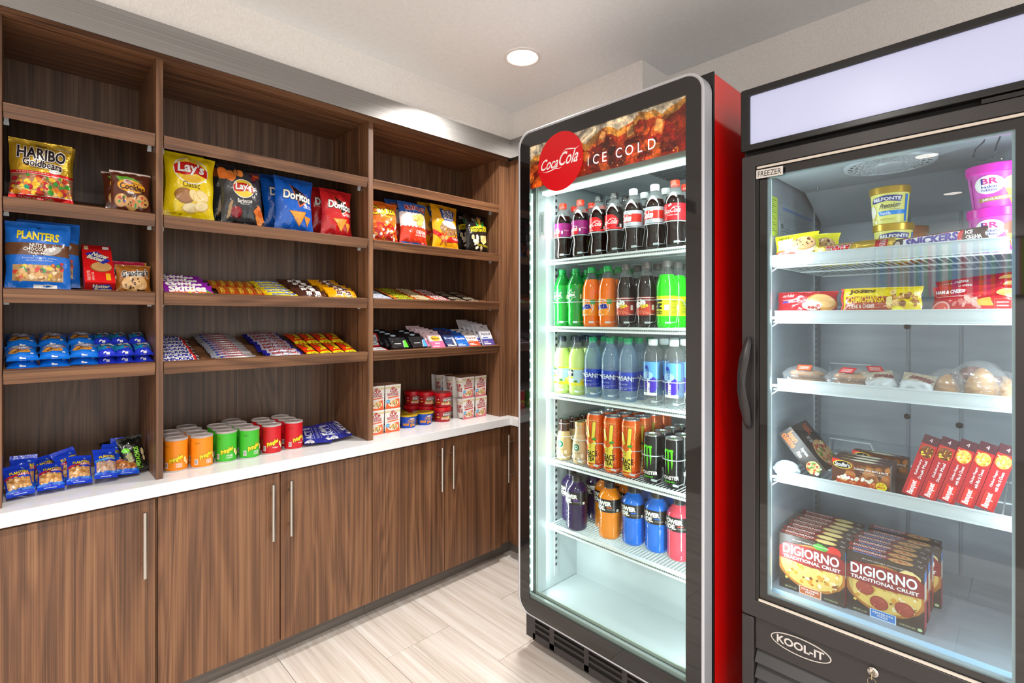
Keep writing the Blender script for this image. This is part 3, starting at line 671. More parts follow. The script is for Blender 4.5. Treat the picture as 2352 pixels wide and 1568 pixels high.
# lower part
MB().box(-.566, .046, FY + .014, FY + .024, .386, .476).build('lower_panel', black_p, fz, bevel=.002)
MB().box(FX0 + .002, -.5665, FY + .004, FY + .034, .05, .4755).build('corner_post', black_p, fz, bevel=.003)
MB().box(.0465, FX1 - .002, FY + .004, FY + .034, .05, .4755).build('corner_post', black_p, fz, bevel=.003)
for i, z in enumerate((.386, .342, .298, .254, .21, .166, .122)):
    m = MB(); m.add([(-.564, FY + .028, z - .003), (.044, FY + .028, z - .003), (.044, FY + .006, z - .034), (-.564, FY + .006, z - .034), (-.564, FY + .010, z - .038), (.044, FY + .010, z - .038), (-.564, FY + .034, z - .006), (.044, FY + .034, z - .006)], [(0, 3, 2, 1), (3, 4, 5, 2), (4, 6, 7, 5)])
    m.build('louvre', mat('louvre_grey', '#39383a', .4), fz)
MB().box(-.56, .04, FY + .036, FY + .05, .05, .385).build('louvre_backing', black_d, fz)
MB().box(-.56, .04, FY + .05, 2.12, .06, fz0 - .03).build('compressor_housing', black_d, fz)
for x in (-.54, .02):
    for y in (1.60, 2.08): MB().lathe([(.02, 0), (.024, .006), (.01, .02), (.01, .06)], 14, cx=x, cy=y).build('foot', blk_plastic, fz)
# oval badge
bd = empty('maker_badge'); bd.parent = fz
el = lambda rx, rz: [(-.4485 + rx * math.cos(2 * PI * i / 40), .4425 + rz * math.sin(2 * PI * i / 40)) for i in range(40)]
m = MB(); plate(m, el(.073, .0235), FY + .0115, FY + .0138); m.build('badge_plate', black_p, bd)
m = MB(); ring(m, el(.074, .0245), el(.0715, .0222), FY + .0105, FY + .0138); m.build('badge_rim', mat('badge_silver', '#dcd6d0', .35, .3), bd)
A = Art(.112 / .02); A.text('KOOL-IT', 0, 0, 1, 1, '#d2cdc9', .03)
MB().art(A, .116, .0215, lambda x, z, o: (-.507 + x, FY + .0112 - o * .1 + 0 * x, z + .4320), base=0).build('badge_lettering', [p_card], bd, smooth=False)
lk = empty('lock'); lk.parent = fz; lk.matrix_local = Matrix.Translation((-.285, FY + .0135, .458)) @ Matrix.Rotation(R(90), 4, 'X')
MB().lathe([(.0115, 0), (.0115, .004), (.008, .006), (.0075, .003), (.0, .003)], 24).box(-.0007, .0007, -.004, .004, .003, .0045).build('lock_cylinder', chrome, lk)
ky = empty('key_on_ring'); ky.location = (-.285, FY + .008, .458); tag(ky, 'small key with a wire ring hanging in the freezer lock', 'key')
MB().box(-.0009, .0009, -.008, -.0002, -.004, .004).box(-.0009, .0009, -.012, -.007, -.012, .004).build('key_bow', mat('brass', '#b9a98a', .3, .9), ky)
MB().tube([(.0 + .009 * math.cos(a), -.0105, -.018 + .010 * math.sin(a)) for a in [i * PI / 9 for i in range(18)]], .0008, 5, closed=True).build('key_ring', mat('brass', '#b9a98a', .3, .9), ky)
# shelves with their tall price rails
FS = [(-.553, -.047, 1.513, 1.480), (-.541, -.042, 1.350, 1.317), (-.5335, -.02, 1.1525, 1.118), (-.5335, -.02, .884, .850)]
for x0, x1, zt, zb in FS:
    s = wire_shelf(fz, -.545, .03, 1.605, 2.08, zb + .004, .03, 34)
    m = MB(); m.box(x0, x1, 1.597, 1.6005, zb + .003, zt - .003).box(x0, x1, 1.5945, 1.6005, zb, zb + .003).box(x0, x1, 1.5945, 1.6005, zt - .003, zt).box(x0, x1, 1.6005, 1.606, zb + .01, zb + .02)
    m.build('price_rail', mat('rail_white', '#c6cdce', .4), s)
    hk = MB().tube([(-.556, 1.585, zb - .022), (-.548, 1.60, zb - .012), (-.535, 1.61, zb - .001)], .0018, 5).tube([(-.556, 1.588, zb + .012), (-.545, 1.60, zb + .012), (-.53, 1.607, zb + .012)], .0042, 8).tube([(-.52, 2.08, zb + .0), (-.52, 2.08, zb + .05), (-.40, 2.08, zb + .05), (-.38, 2.08, zb + .0)], .0024, 6)
    hk.tube([(.036, 1.585, zb - .022), (.02, 1.60, zb - .008), (-.03, 1.612, zb - .001)], .0018, 5).build('bracket', white_w, s)
# paper notices stuck on the freezer wall
nt_ = MB().box(-.5593, -.5588, 1.598, 1.673, 1.578, 1.696, 0, '#b6cf3c')
for k in range(16): nt_.box(-.5588, -.5586, 1.607, 1.657 - .01 * (k % 3), 1.592 + k * .0062, 1.594 + k * .0062, 0, '#6a7a2c')
tag(nt_.build('notice', [p_card], smooth=False), 'lime green notice covered in small print on the freezer wall', 'notice')
nt_ = MB().box(-.5593, -.5588, 1.69, 1.86, 1.545, 1.63, 0, '#97a3aa')
rg = random.Random(2)
for k in range(22): y = 1.70 + .05 * (k % 3); z = 1.555 + .009 * (k // 3); nt_.box(-.5588, -.5586, y, y + rg.uniform(.02, .045), z, z + .0018, 0, '#5d6a70')
nt_.add([(-.5586, 1.712 + .011 * math.cos(i * PI / 8), 1.616 + .008 * math.sin(i * PI / 8)) for i in range(16)], [tuple(range(16))], 0, '#6c7880')
tag(nt_.build('notice', [p_card], smooth=False), 'grey data plate with small print on the freezer wall', 'notice')
nt_ = MB().box(-.5593, -.5588, 1.72, 2.02, 1.668, 1.676, 0, '#5f7fb6').box(-.5593, -.5588, 1.72, 1.93, 1.676, 1.686, 0, '#98a4ae')
tag(nt_.build('load_limit_strip', [p_card], smooth=False), 'thin blue and grey load line strip along the freezer wall', 'sticker')
# ================================================================== builders for the goods
def bag(name, w, h, d, col, A=None, mt=None, seed=0, seal=.07, pinch=.07, wr=1., back=None, scol=None, L=.0055, flop=0., N=(22, 26)):
    def mk():
        m = MB(); f = bagf(w, h, d, seed, seal, pinch, -1, wr, flop); fb = bagf(w, h, d, seed, seal, pinch, 1, wr, flop)
        sc = (lambda u, v: scol if scol and (v < seal or v > 1 - seal) else col)
        m.grid(lambda u, v: f(u * w, v * h, 0), *N, colfn=sc)
        m.grid(lambda u, v: fb(u * w, v * h, 0), *N, col=back or col, flip=True)
        if A: m.art(A, w, h, f, L=L, eps=.00013)
        return m.build(name, [mt or p_film], angle=70)
    return mk
def carton(name, w, h, d, col, front=None, top=None, side=None, scol=None, tcol=None, bev=.0008, bottom=None):
    def mk():
        m = MB(); m.box(-w / 2, w / 2, 0, d, 0, h, 0, scol or col)
        m.add([(-w / 2, -.0001, 0), (w / 2, -.0001, 0), (w / 2, -.0001, h), (-w / 2, -.0001, h)], [(0, 1, 2, 3)], 0, col)
        if tcol: m.add([(-w / 2, 0, h + .0001), (w / 2, 0, h + .0001), (w / 2, d, h + .0001), (-w / 2, d, h + .0001)], [(0, 1, 2, 3)], 0, tcol)
        if front: m.art(front, w, h, flat(w), eps=.00006, base=.0002)
        if top: m.art(top, w, d, lambda x, y, o: (x - w / 2, y, h + o + 0 * x), eps=.00006, base=.0002)
        if side: m.art(side, d, h, lambda x, z, o: (w / 2 + o + 0 * x, x, z), eps=.00006, base=.0002)
        if bottom: m.art(bottom, w, d, lambda x, y, o: (x - w / 2, d - y, -o + 0 * x), eps=.00006, base=.0002)
        return m.build(name, [p_card], smooth=False)
    return mk
def bottle(name, prof, body, liq, fill, cap, label=None, lmat=None, capz=None, capr=.0147, n=28, cap_m=None):
    """body/liq materials; faces below the fill line take the drink's colour"""
    def mk():
        e = empty(name); pr = [(r, z, (1 if z < fill and liq else 0), liq or '#ffffff') for r, z in prof]
        MB().lathe(pr, n).build('bottle_body', [body, p_liq], e)
        h = prof[-1][1]; cz = capz or h - .017
        m = MB(); m.lathe([(capr * .97, cz - .005), (capr * .97, cz - .0035), (capr, cz - .003), (capr, h - .0012), (capr * .93, h + .0002), (0, h + .0004)], 26, col=cap)
        for k in range(26): a = 2 * PI * k / 26; m.box(-.0006, .0006, -.0004, .0006, cz - .001, h - .0025, 0, cap); 
        vv = m.v[-8 * 26:]
        for k in range(26):
            a = 2 * PI * k / 26; o = len(m.v) - 8 * (26 - k)
            for j in range(8): x, y, z = vv[k * 8 + j]; m.v[o + j] = ((capr + y) * math.cos(a) - x * math.sin(a), (capr + y) * math.sin(a) + x * math.cos(a), z)
        m.build('cap', [cap_m or mat('printed_cap', rough=.35, attr=True)], e)
        if label:
            z0, z1, r, col, A, tn = label; w = 2.9 * r
            m = MB().lathe([(r, z0), (r, z1)], 32, col=col, cap=False)
            if A: m.art(A, w, z1 - z0, cyl(r, z0, w, tn), L=.0045, dx_only=True)
            m.build('label', [lmat or p_label], e)
        return e
    return mk
def can(name, r, h, col, A=None, tab='#b9bcbe', turn=0., cov=2.9):
    def mk():
        e = empty(name)
        m = MB().lathe([(0, .004), (r * .72, .0015), (r * .76, 0), (r * .84, .003), (r, .012), (r, h - .014), (r * .9, h - .004), (r * .87, h - .0035)], 36, col=col, cap=False)
        m2 = MB()
        if A: m.art(A, cov * r, h - .028, cyl(r, .014, cov * r, turn), L=.0045, dx_only=True)
        m.build('can_body', [p_can], e)
        MB().lathe([(r * .9, h - .0042), (r * .895, h - .0005), (r * .87, h), (r * .845, h - .0008), (r * .82, h - .005), (0, h - .0045)], 36, cap=False).build('can_lid', lid_m, e)
        m2.lathe([(0, h - .0022), (.0075, h - .0022), (.0085, h - .003), (.0085, h - .0042)], 16, col=tab, cy=-.003); m2.build('pull_tab', [p_can], e)
        return e
    return mk
# ------------------------------------------------------------------ prints
W_, K_ = '#f4f2ee', '#151313'
GUM = ['#c83c28', '#3f9a34', '#e8a020', '#e0762a', '#e8c93a', '#b82434', '#d8b46a']
NUT = ['#d9a868', '#c8914e', '#e6c08a', '#b87f42', '#dcae72', '#a56e38']
CHZ = ['#e8c05a', '#f0d48a', '#d9952e', '#f6e2b0', '#c97a26']
def a_goldbears():
    A = Art(.8); A.rect(0, .12, 1, .43, '#a87a5a'); A.scat(.03, .14, .97, .41, 90, (.02, .045), GUM, 3)
    A.rect(0, .43, 1, .475, '#d81e20').rect(0, .04, 1, .115, '#d81e20').rect(0, .115, 1, .122, W_).rect(0, .425, 1, .43, W_)
    for x, c in ((.1, '#f0a020'), (.24, '#e0622a'), (.4, '#f0c93a'), (.47, '#e04a3a')): A.ell(x, .15, .07, .035, c)
    A.ell(.26, .23, .04, .03, '#1f8f6a', wob=.6)
    A.text('HARIBO', .12, .66, .9, .86, '#2b2022', .03, W_, .05, rot=-3, res=2); A.text('Goldbears', .2, .54, .84, .66, '#2b2022', .03, W_, .05, rot=-5, res=2)
    A.text('Kids and grown-ups love it so', .1, .437, .62, .468, W_, res=1); A.text('the happy world of Haribo', .14, .06, .7, .095, W_, res=1)
    A.ell(.72, .50, .1, .03, W_).text('the original', .65, .49, .79, .51, K_, res=1); A.text('Share size', .72, .88, .96, .92, W_, res=1); A.ell(.5, .91, .09, .018, '#8d6d1e'); return A
def a_cookiebag():
    A = Art(.9); A.rect(0, .94, 1, .985, '#cfc6bc')
    A.poly([(.12, .84), (.4, .86), (.72, .76), (.6, .66), (.22, .7)], '#6fae3c'); A.ell(.5, .62, .36, .15, '#f0a81c', rot=-6); A.ell(.42, .72, .12, .055, W_, rot=-12).ell(.42, .72, .1, .04, '#b52a26', rot=-12).text('Keebler', .33, .69, .51, .745, W_, .01, rot=-12, res=1)
    A.text('Cookies', .2, .52, .83, .67, '#4a1f12', .04, rot=-6, res=2); A.text('Bite Size', .5, .665, .82, .71, '#4a1f12', .02, rot=-4, res=1); A.text('m&m', .4, .44, .56, .51, '#efe6dc', .06, '#4a1f12', .04, rot=-5, res=1)
    for i, (x, y) in enumerate(((.24, .28), (.78, .3), (.5, .22))): A.ell(x, y, .17, .15, '#c98d4c'); A.ell(x, y, .155, .135, '#dba764'); A.scat(x - .1, y - .08, x + .1, y + .08, 9, (.015, .035), ['#d23b2a', '#3f9a44', '#3a66b8', '#e0762a', '#5a2f1c'], i)
    A.text('NET WT', .1, .06, .3, .08, W_, res=1); return A
def a_trail():
    A = Art(.8); A.rect(0, .5, 1, .68, '#6a4630'); A.rect(.1, .13, .88, .36, '#c09a6a'); A.scat(.13, .15, .85, .34, 80, (.02, .045), NUT + ['#e8c83a', '#d8483a', '#7a4a38', '#f2dcae', '#3f9a54'], 5)
    A.text('PLANTERS', .17, .72, .82, .85, '#f0d820', .035, rot=-3, res=2); A.ell(.72, .57, .16, .055, '#b3aca6', rot=25)
    A.text('NUTS &', .36, .61, .62, .67, W_, .02, res=1); A.text('CHOCOLATE', .26, .555, .72, .61, W_, .02, res=1); A.text('TRAIL MIX', .33, .51, .65, .545, W_, .01, res=1)
    A.text('ROASTED PEANUTS, RAISINS', .25, .44, .78, .465, '#cfe2f6', res=1); A.text('CHOCOLATE CANDY, ALMONDS', .3, .405, .72, .43, '#cfe2f6', res=1)
    for x, y, c in ((.72, .36, '#d8702a'), (.8, .355, '#3f9a34'), (.86, .39, '#b8342a')): A.ell(x, y, .028, .024, c)
    A.rect(.42, .03, .78, .085, W_); A.ell(.5, .92, .035, .018, '#1c4f9e'); return A
def a_nutter():
    A = Art(.077 / .19); A.rect(0, .86, 1, 1, '#b81214'); A.rect(.08, .87, .22, .97, '#d8c79a').rect(.7, .9, .92, .97, W_)
    A.ell(.58, .40, .36, .125, '#9a6a3a').ell(.6, .42, .34, .12, '#d2a266')
    for k in range(5): A.rect(.36 + .02 * k, .35 + k * .033, .86, .355 + k * .033, '#b07c44')
    A.poly([(.1, .76), (.5, .83), (.92, .58), (.66, .49), (.2, .68)], '#2433a8'); A.text('Nutter', .32, .66, .9, .77, '#f0e6cc', .04, K_, .03, rot=-24, res=2); A.text('Butter', .15, .58, .74, .69, '#f0e6cc', .04, K_, .03, rot=-24, res=2)
    A.text('PEANUT BUTTER', .09, .05, .2, .3, '#f6d9c8', rot=90, res=1); A.text('SANDWICH COOKIES', .24, .05, .32, .26, '#f6d9c8', rot=90, res=1); A.rect(.7, .06, .86, .24, '#e8a81e'); return A
def a_nutter_b():
    A = Art(.077 / .042); A.poly([(.24, .75), (.8, .85), (.92, .4), (.7, .1), (.3, .08)], '#2433a8'); A.text('Nutter', .26, .46, .82, .8, '#f0e6cc', .04, K_, .03, res=2); A.text('Butter', .32, .12, .88, .48, '#f0e6cc', .04, K_, .03, res=2); return A
def a_grandma(col2='#e0b070'):
    A = Art(.95); A.ell(.52, .3, .38, .3, '#b9803c').ell(.52, .32, .37, .28, '#dcae72'); A.scat(.25, .12, .78, .5, 22, (.012, .035), ['#4a2a1a', '#5c3620'], 3)
    A.scat(.2, .05, .8, .12, 16, (.02, .04), ['#4a2a1a', '#6a4028'], 6); A.text("Grandma's", .14, .56, .93, .8, K_, .03, W_, .05, rot=8, shear=.2, res=2); A.text('Chocolate Chip', .56, .5, .96, .57, '#f2dcc0', rot=-5, shear=.3, res=1); return A
def logo_lays(A, x, y, s, ring='#f4d23a'):
    A.ell(x, y, .36 * s, .22 * s, W_); A.ell(x, y, .34 * s, .2 * s, ring); A.poly([(x - .33 * s, y - .07 * s), (x - .345 * s, y + .06 * s), (x - .2 * s, y + .115 * s), (x, y + .13 * s), (x + .2 * s, y + .105 * s), (x + .345 * s, y + .03 * s), (x + .33 * s, y - .09 * s), (x + .1 * s, y - .05 * s), (x - .15 * s, y - .09 * s)], '#c8201e')
    A.text("Lay's", x - .27 * s, y - .09 * s, x + .27 * s, y + .13 * s, W_, .03, '#8c1210', .02, shear=.1, res=3)
def a_lays():
    A = Art(.75); logo_lays(A, .5, .73, 1.); A.ell(.5, .6, .2, .05, '#e0b01e'); A.text('Classic', .32, .46, .68, .55, '#3a3016', res=2)
    A.ell(.36, .33, .2, .11, '#8c5a2c', rot=-10).ell(.35, .34, .18, .1, '#a8713a', rot=-10)
    for x, y, r_ in ((.58, .34, -35), (.66, .3, -40), (.74, .36, -30)): A.ell(x, y, .15, .075, '#e0bc62', rot=r_).ell(x, y + .005, .14, .065, '#f2dda0', rot=r_)
    for x, y, r_ in ((.5, .16, 5), (.72, .2, 20)): A.ell(x, y, .17, .07, '#dcb85c', rot=r_).ell(x, y + .008, .155, .06, '#f4e2ac', rot=r_)
    A.text('POTATO CHIPS', .08, .05, .36, .08, '#6a5a10', res=1); return A
def a_bbq():
    A = Art(.75); A.scat(.1, .78, .5, .9, 4, (.08, .12), ['#d9702a', '#e88a3c', '#c85a1c'], 1); A.scat(.7, .74, .98, .9, 14, (.02, .05), ['#3a2440', '#8c2c1c', '#c8501e'], 5); logo_lays(A, .52, .6, .72)
    A.text('Barbecue', .35, .36, .7, .43, W_, .015, res=2); A.text('Flavored', .42, .33, .62, .36, W_, res=1); A.ell(.32, .2, .14, .1, '#5c1216').ell(.31, .21, .12, .085, '#96202a'); A.scat(.82, .08, .97, .34, 9, (.05, .09), ['#d9702a', '#e88a3c', '#c85a1c'], 7)
    for k in range(3): A.ell(.15 + k * .02, .16 + k * .08, .03, .07, '#b08a5a', rot=-25)
    A.scat(.1, .03, .6, .1, 12, (.01, .03), ['#3a3c3e', '#565a5c', '#1c1d1f'], 8); return A
def a_doritos(sub, c1):
    A = Art(.82); A.poly([(.34, .86), (.92, .62), (.6, .44)], '#e8601c'); A.poly([(.37, .845), (.88, .63), (.6, .475)], '#151313')
    A.text('Doritos', .17, .56, .93, .72, W_, .035, K_, .05, rot=-4, res=3); A.text(sub.split()[0], .72, .47, .93, .5, W_, .02, res=1); A.text(sub.split()[1], .70, .435, .93, .465, W_, .02, res=1)
    A.poly([(.3, .36), (.78, .37), (.6, .1)], '#c8701c'); A.poly([(.32, .35), (.76, .36), (.59, .12)], '#e8a03c'); A.poly([(.72, .3), (.92, .28), (.8, .1)], '#d88a2c'); A.scat(.42, .2, .66, .33, 14, (.006, .014), ['#c86a1c', '#f0c060'], 4)
    A.rect(.3, .03, .55, .05, c1); return A
def a_cheetos():
    A = Art(.8); A.rect(0, 0, 1, .62, '#c8281c'); A.ell(.5, .56, .6, .12, '#e8701c'); A.text('Cheetos', .02, .66, .9, .88, '#f4c81e', .04, K_, .05, rot=6, res=3); A.text('Crunchy', .3, .58, .75, .66, '#f4d84a', .02, K_, .03, rot=-6, res=1)
    A.scat(.05, .06, .95, .5, 60, (.025, .07), ['#e8801c', '#f09a3a', '#d8601c', '#d8d0cc', '#b81c14', '#f0f0ee'], 3, .35); return A
def a_ruffles():
    A = Art(.85); z = [(i / 16, .73 + (.025 if i % 2 else 0)) for i in range(17)]; A.poly([(0, 1)] + z + [(1, 1)], '#2d5fb4')
    z2 = [(i / 16, .40 + (.03 if i % 2 else 0)) for i in range(17)]; A.poly([(0, 0)] + z2 + [(1, 0)], '#e03c1e'); A.text('RUFFLES', .18, .78, .92, .92, '#c81e2c', .04, W_, .05, arc=.2, res=2)
    for x, y, r_ in ((.5, .62, 10), (.72, .66, -20), (.66, .52, 30)): A.ell(x, y, .15, .085, '#c98a34', rot=r_).ell(x, y + .01, .135, .07, '#e8b45c', rot=r_)
    A.text('CHEDDAR', .48, .26, .9, .34, W_, .02, res=1); A.text('& SOUR CREAM', .48, .21, .9, .25, W_, .01, res=1); return A
def a_rold():
    A = Art(.82); A.poly([(.25, .92), (.85, .88), (.8, .66), (.5, .6), (.3, .68)], '#2b4a8a'); A.text('ROLD', .36, .78, .76, .88, W_, .02, res=2); A.text('GOLD', .36, .66, .78, .77, W_, .02, res=2)
    A.ell(.55, .45, .34, .16, '#8a6a4a'); A.scat(.3, .32, .9, .55, 30, (.015, .04), ['#a86a34', '#c88a4c', '#7a4a24', '#d8b48a'], 5, .3); A.ell(.6, .55, .3, .075, W_, rot=-8).text('thins', .5, .52, .68, .59, '#b82c34', res=2)
    A.poly([(0, .42), (.4, .26), (1, .3), (1, .19), (.4, .14), (0, .32)], '#c8201e')
    for r_ in (0, 60, 120): A.ell(.36, .24, .2, .035, '#b8783c', rot=r_).ell(.36, .24, .16, .018, '#c8201e', rot=r_)
    A.ell(.3, .24, .06, .05, '#d89a5c').ell(.42, .24, .06, .05, '#d89a5c'); A.text('Original', .66, .21, .96, .28, W_, .01, res=1); return A
def a_smart():
    A = Art(.85); A.poly([(.14, .5), (.14, .64), (.96, .74), (.96, .58)], '#e8d41e'); A.text('Smartfood', .16, .53, .99, .70, K_, .01, rot=5, res=2)
    A.ell(.56, .8, .07, .12, '#f0c42c').poly([(.4, .86), (.5, .7), (.44, .66), (.36, .74)], '#3fae4c').poly([(.72, .86), (.62, .7), (.7, .66), (.78, .76)], '#3fae4c'); A.ell(.6, .93, .07, .04, '#a8746a', wob=.5)
    A.scat(.2, .08, .42, .46, 12, (.04, .06), ['#e8e0c8', '#d0c49a', '#f4eedc'], 3); A.poly([(.55, .44), (.84, .46), (.86, .3), (.7, .22), (.54, .3)], '#e8cf8a'); A.scat(.55, .08, .7, .14, 3, (.04, .06), ['#d8c8a4'], 3)
    A.text('WHITE CHEDDAR', .42, .17, .97, .22, '#e8d41e', .01, res=1); A.text('AIR POPPED', .22, .84, .4, .87, W_, res=1); A.text('GOOD STUFF', .22, .8, .4, .83, W_, res=1); return A
def a_ahoy():
    A = Art(.6); A.ell(.5, .6, .4, .2, '#8c94c4'); A.text('Chips', .2, .62, .75, .74, W_, .05, '#3a3f6a', .03, rot=6, res=1); A.text('Ahoy!', .25, .5, .8, .62, W_, .05, '#3a3f6a', .03, rot=6, res=1); A.ell(.42, .36, .36, .11, '#c88a3c'); A.scat(.12, .3, .72, .42, 14, (.01, .03), ['#4a2c1a'], 3)
    A.rect(.75, .2, .85, .26, W_).ell(.8, .85, .07, .025, '#e0483c'); A.rect(.4, .08, .6, .105, W_); return A
def a_oreo():
    A = Art(.45); A.rect(.03, .3, .97, .95, '#1a86b8'); A.ell(.42, .6, .3, .14, '#20262e').ell(.38, .6, .18, .1, '#c8d0cc'); A.text('OREO', .3, .55, .9, .68, W_, .05, '#2638a0', .05, rot=0, res=2); A.ell(.6, .36, .16, .03, '#d8483c'); A.rect(.3, .12, .62, .18, W_); return A
def a_nuts(band='#b0242c', nut=NUT, t='PEANUTS'):
    A = Art(.62); A.rect(.06, .2, .94, .5, '#c08a54'); A.scat(.1, .2, .9, .5, 70, (.03, .05), nut, 6); A.poly([(0, .16), (1, .2), (1, .12), (.5, .16), (0, .1)], '#1f6fd0')
    A.poly([(.02, .5), (.98, .58), (.98, .66), (.02, .56)], band); A.text('PLANTERS', .2, .62, .92, .71, '#f0d020', .03, K_, .03, rot=4, res=1); A.text(t, .5, .555, .93, .62, W_, .01, rot=4, res=1); A.ell(.72, .8, .07, .03, '#7fa6e8'); A.rect(.25, .035, .7, .06, '#b8ccf4'); return A
def a_pist():
    A = Art(.7); A.text('PISTACHIOS', .52, .12, .72, .66, '#8ade2a', .02, rot=83 + 7, res=2); A.ell(.2, .62, .14, .07, '#6ad02a', wob=.5); A.scat(.16, .15, .4, .5, 12, (.05, .08), ['#c8b48a', '#8a9a5a', '#e0d0a8', '#a08a64'], 3, .5); A.ell(.86, .5, .07, .1, '#c8b48a').ell(.88, .32, .05, .08, '#b8a478'); A.text('WONDERFUL', .2, .06, .8, .1, '#8ade2a', .01, res=1); return A
def a_bar(word, wc, out=None, band=None, extra=None, ar=3.6, box=(.08, .2, .8, .82), shear=.0, bold=.03):
    A = Art(ar)
    if band: A.rect(*band[0], band[1])
    if extra: extra(A)
    A.text(word, *box, wc, bold, out, .04, shear=shear, res=2); return A
def a_skit(): return a_bar('Skittles', W_, None, None, lambda A: (A.rect(0, .05, 1, .28, '#e06a3a'), A.scat(.0, .05, 1, .4, 26, (.06, .13), ['#e83c2c', '#3fa83c', '#f0c82c', '#e8801c', '#a83cb0', '#f0e0f0'], 2)), 3.0, (.08, .22, .86, .86), .1, .05)
def a_butter(): return a_bar('Butterfinger', '#1a4fae', W_, None, lambda A: (A.rect(0, .1, .12, .3, '#e88a1c'), A.scat(.82, .2, .98, .8, 7, (.06, .14), ['#c8702a', '#e8a03c', '#7a3c1c'], 3)), 3.6, (.12, .3, .84, .8), .05)
def a_mm(dark): 
    def ex(A):
        A.scat(.62, .08, .98, .4, 7, (.07, .12), ['#e8c82c', '#3fa84c', '#e84a2c', '#e8e4da'] if not dark else ['#c8281c', '#6a3a2a', '#8a5040', '#e8e0d8'], 2)
    return a_bar('m&m', W_ if dark else '#5a2c1c', None if dark else W_, None, ex, 2.9, (.3, .25, .78, .85), .15, .07)
def a_snick(): return a_bar('SNICKERS', '#2a2f9a', None, ((.0, .14, .84, .88), '#f2f0f0'), lambda A: (A.poly([(.80, .1), (.9, .1), (.87, .9), (.83, .9)], '#d0242c'), A.rect(0, .88, .84, .94, '#d0242c'), A.text('2 BARS', .9, .3, .98, .7, W_, res=1)), 3.6, (.03, .22, .8, .8), .18, .04)
def a_musk(): return a_bar('3 Musketeers', '#b8202c', W_, ((.2, .02, 1, .3), '#e8e8f0'), lambda A: (A.rect(.12, .3, .4, .9, '#4a62c4'), A.rect(.74, .66, .97, .9, ('#e8b81e'))), 5.0, (.2, .25, .74, .8), .2, .03)
def a_ruth(): return a_bar('Baby Ruth', '#a8242c', W_, ((.1, .1, .9, .9), '#c9c6dc'), None, 4.4, (.16, .2, .84, .82), .15, .04)
def a_reese(): 
    A = Art(.5); A.rect(0, .02, 1, .2, '#e8d41e'); A.text('KING', .3, .07, .75, .15, K_, .02, res=1); A.text("Reese's", .18, .3, .82, .86, '#f0c81e', .04, '#3a1c10', .04, rot=90, res=2); return A
def a_pop():
    A = Art(.75); A.rect(.06, .1, .94, .9, '#2a2f8e'); A.text('ACT II', .1, .2, .36, .82, '#c8cad8', .03, rot=90, res=2); A.rect(.4, .15, .42, .85, '#9a9cc4').rect(.66, .2, .675, .8, '#9a9cc4'); A.text('MICROWAVE POPCORN', .5, .2, .6, .8, '#a8aad0', rot=90, res=1)
    A.scat(.04, .02, .3, .12, 8, (.03, .06), ['#c2c2cc', '#a9aab8', '#d8d8dc'], 2, wob=.5); A.scat(.74, .05, .97, .95, 30, (.03, .055), ['#c2c2cc', '#a9aab8', '#dcdce0'], 3, wob=.5); return A
def a_pring(c2):
    A = Art(.107 / .082); A.text('Pringles', .26, .30, .78, .50, '#f0d820', .05, '#2a1a10', .05, rot=14, shear=.15, res=3); A.text(c2[0], .5, .2, .74, .27, W_, .02, res=1)
    if len(c2) > 1: A.text(c2[1], .5, .13, .74, .19, W_, .02, res=1)
    A.rect(.06, .12, .2, .3, '#eae4e0')
    for k in range(9): A.rect(.075, .14 + k * .016, .185, .147 + k * .016, '#6a6462')
    A.scat(.84, .16, .98, .42, 5, (.05, .09), ['#e8c05a', '#f0d48a', c2[-1] if c2[-1].startswith('#') else '#f4f0e0'], 3);
    A.text('potato crisps', .1, .05, .3, .08, K_, res=1); A.text('NET WT', .7, .05, .9, .075, K_, res=1); A.rect(.08, .84, .26, .845, K_).rect(.08, .82, .3, .825, K_); return A
def a_noodle(c1, c2):
    A = Art(.085 / .112); A.rect(0, .84, 1, .92, '#d8c89a'); A.ell(.5, .86, .12, .05, '#b8242a').text('NISSIN', .41, .845, .59, .875, W_, res=1); A.text('CUP', .3, .68, .78, .82, '#b02a2e', .05, W_, .02, rot=2, res=2); A.text('NOODLES', .14, .53, .86, .68, '#b02a2e', .04, W_, .02, rot=4, res=2)
    A.poly([(0, .0), (.08, .34), (.92, .4), (1, 0)], c2); A.poly([(.16, .43), (.9, .47), (.9, .52), (.16, .48)], c1); A.ell(.52, .22, .36, .15, '#e8ddcc'); A.scat(.25, .12, .8, .32, 40, (.02, .045), ['#e0b04a', '#c8803a', '#e8cf8a', '#d8602a', '#a8602c', '#7fae3c'], 3, .5); A.ell(.17, .3, .13, .085, '#5aa8d8').text('NEW', .1, .28, .24, .32, W_, res=1); return A
def a_mac():
    A = Art(1.9); A.ell(.58, .56, .2, .3, '#f0a01e').ell(.58, .56, .18, .27, '#1a3f9e'); A.ell(.58, .82, .11, .09, W_).text('KRAFT', .5, .78, .66, .86, '#c8202c', .02, res=1); A.text('MACARONI', .44, .55, .72, .68, '#f4b81e', .03, res=1); A.text('& CHEESE', .46, .42, .7, .54, '#f4b81e', .03, res=1)
    A.ell(.58, .34, .09, .1, '#f4b81e', a0=200, a1=340); A.rect(.12, .14, .44, .36, '#f09a1e').text('Original', .15, .19, .41, .31, K_, .01, res=1); A.scat(.5, .06, .76, .28, 22, (.05, .1), ['#e8952a', '#f4b84a', '#c8701c'], 4, .4); return A
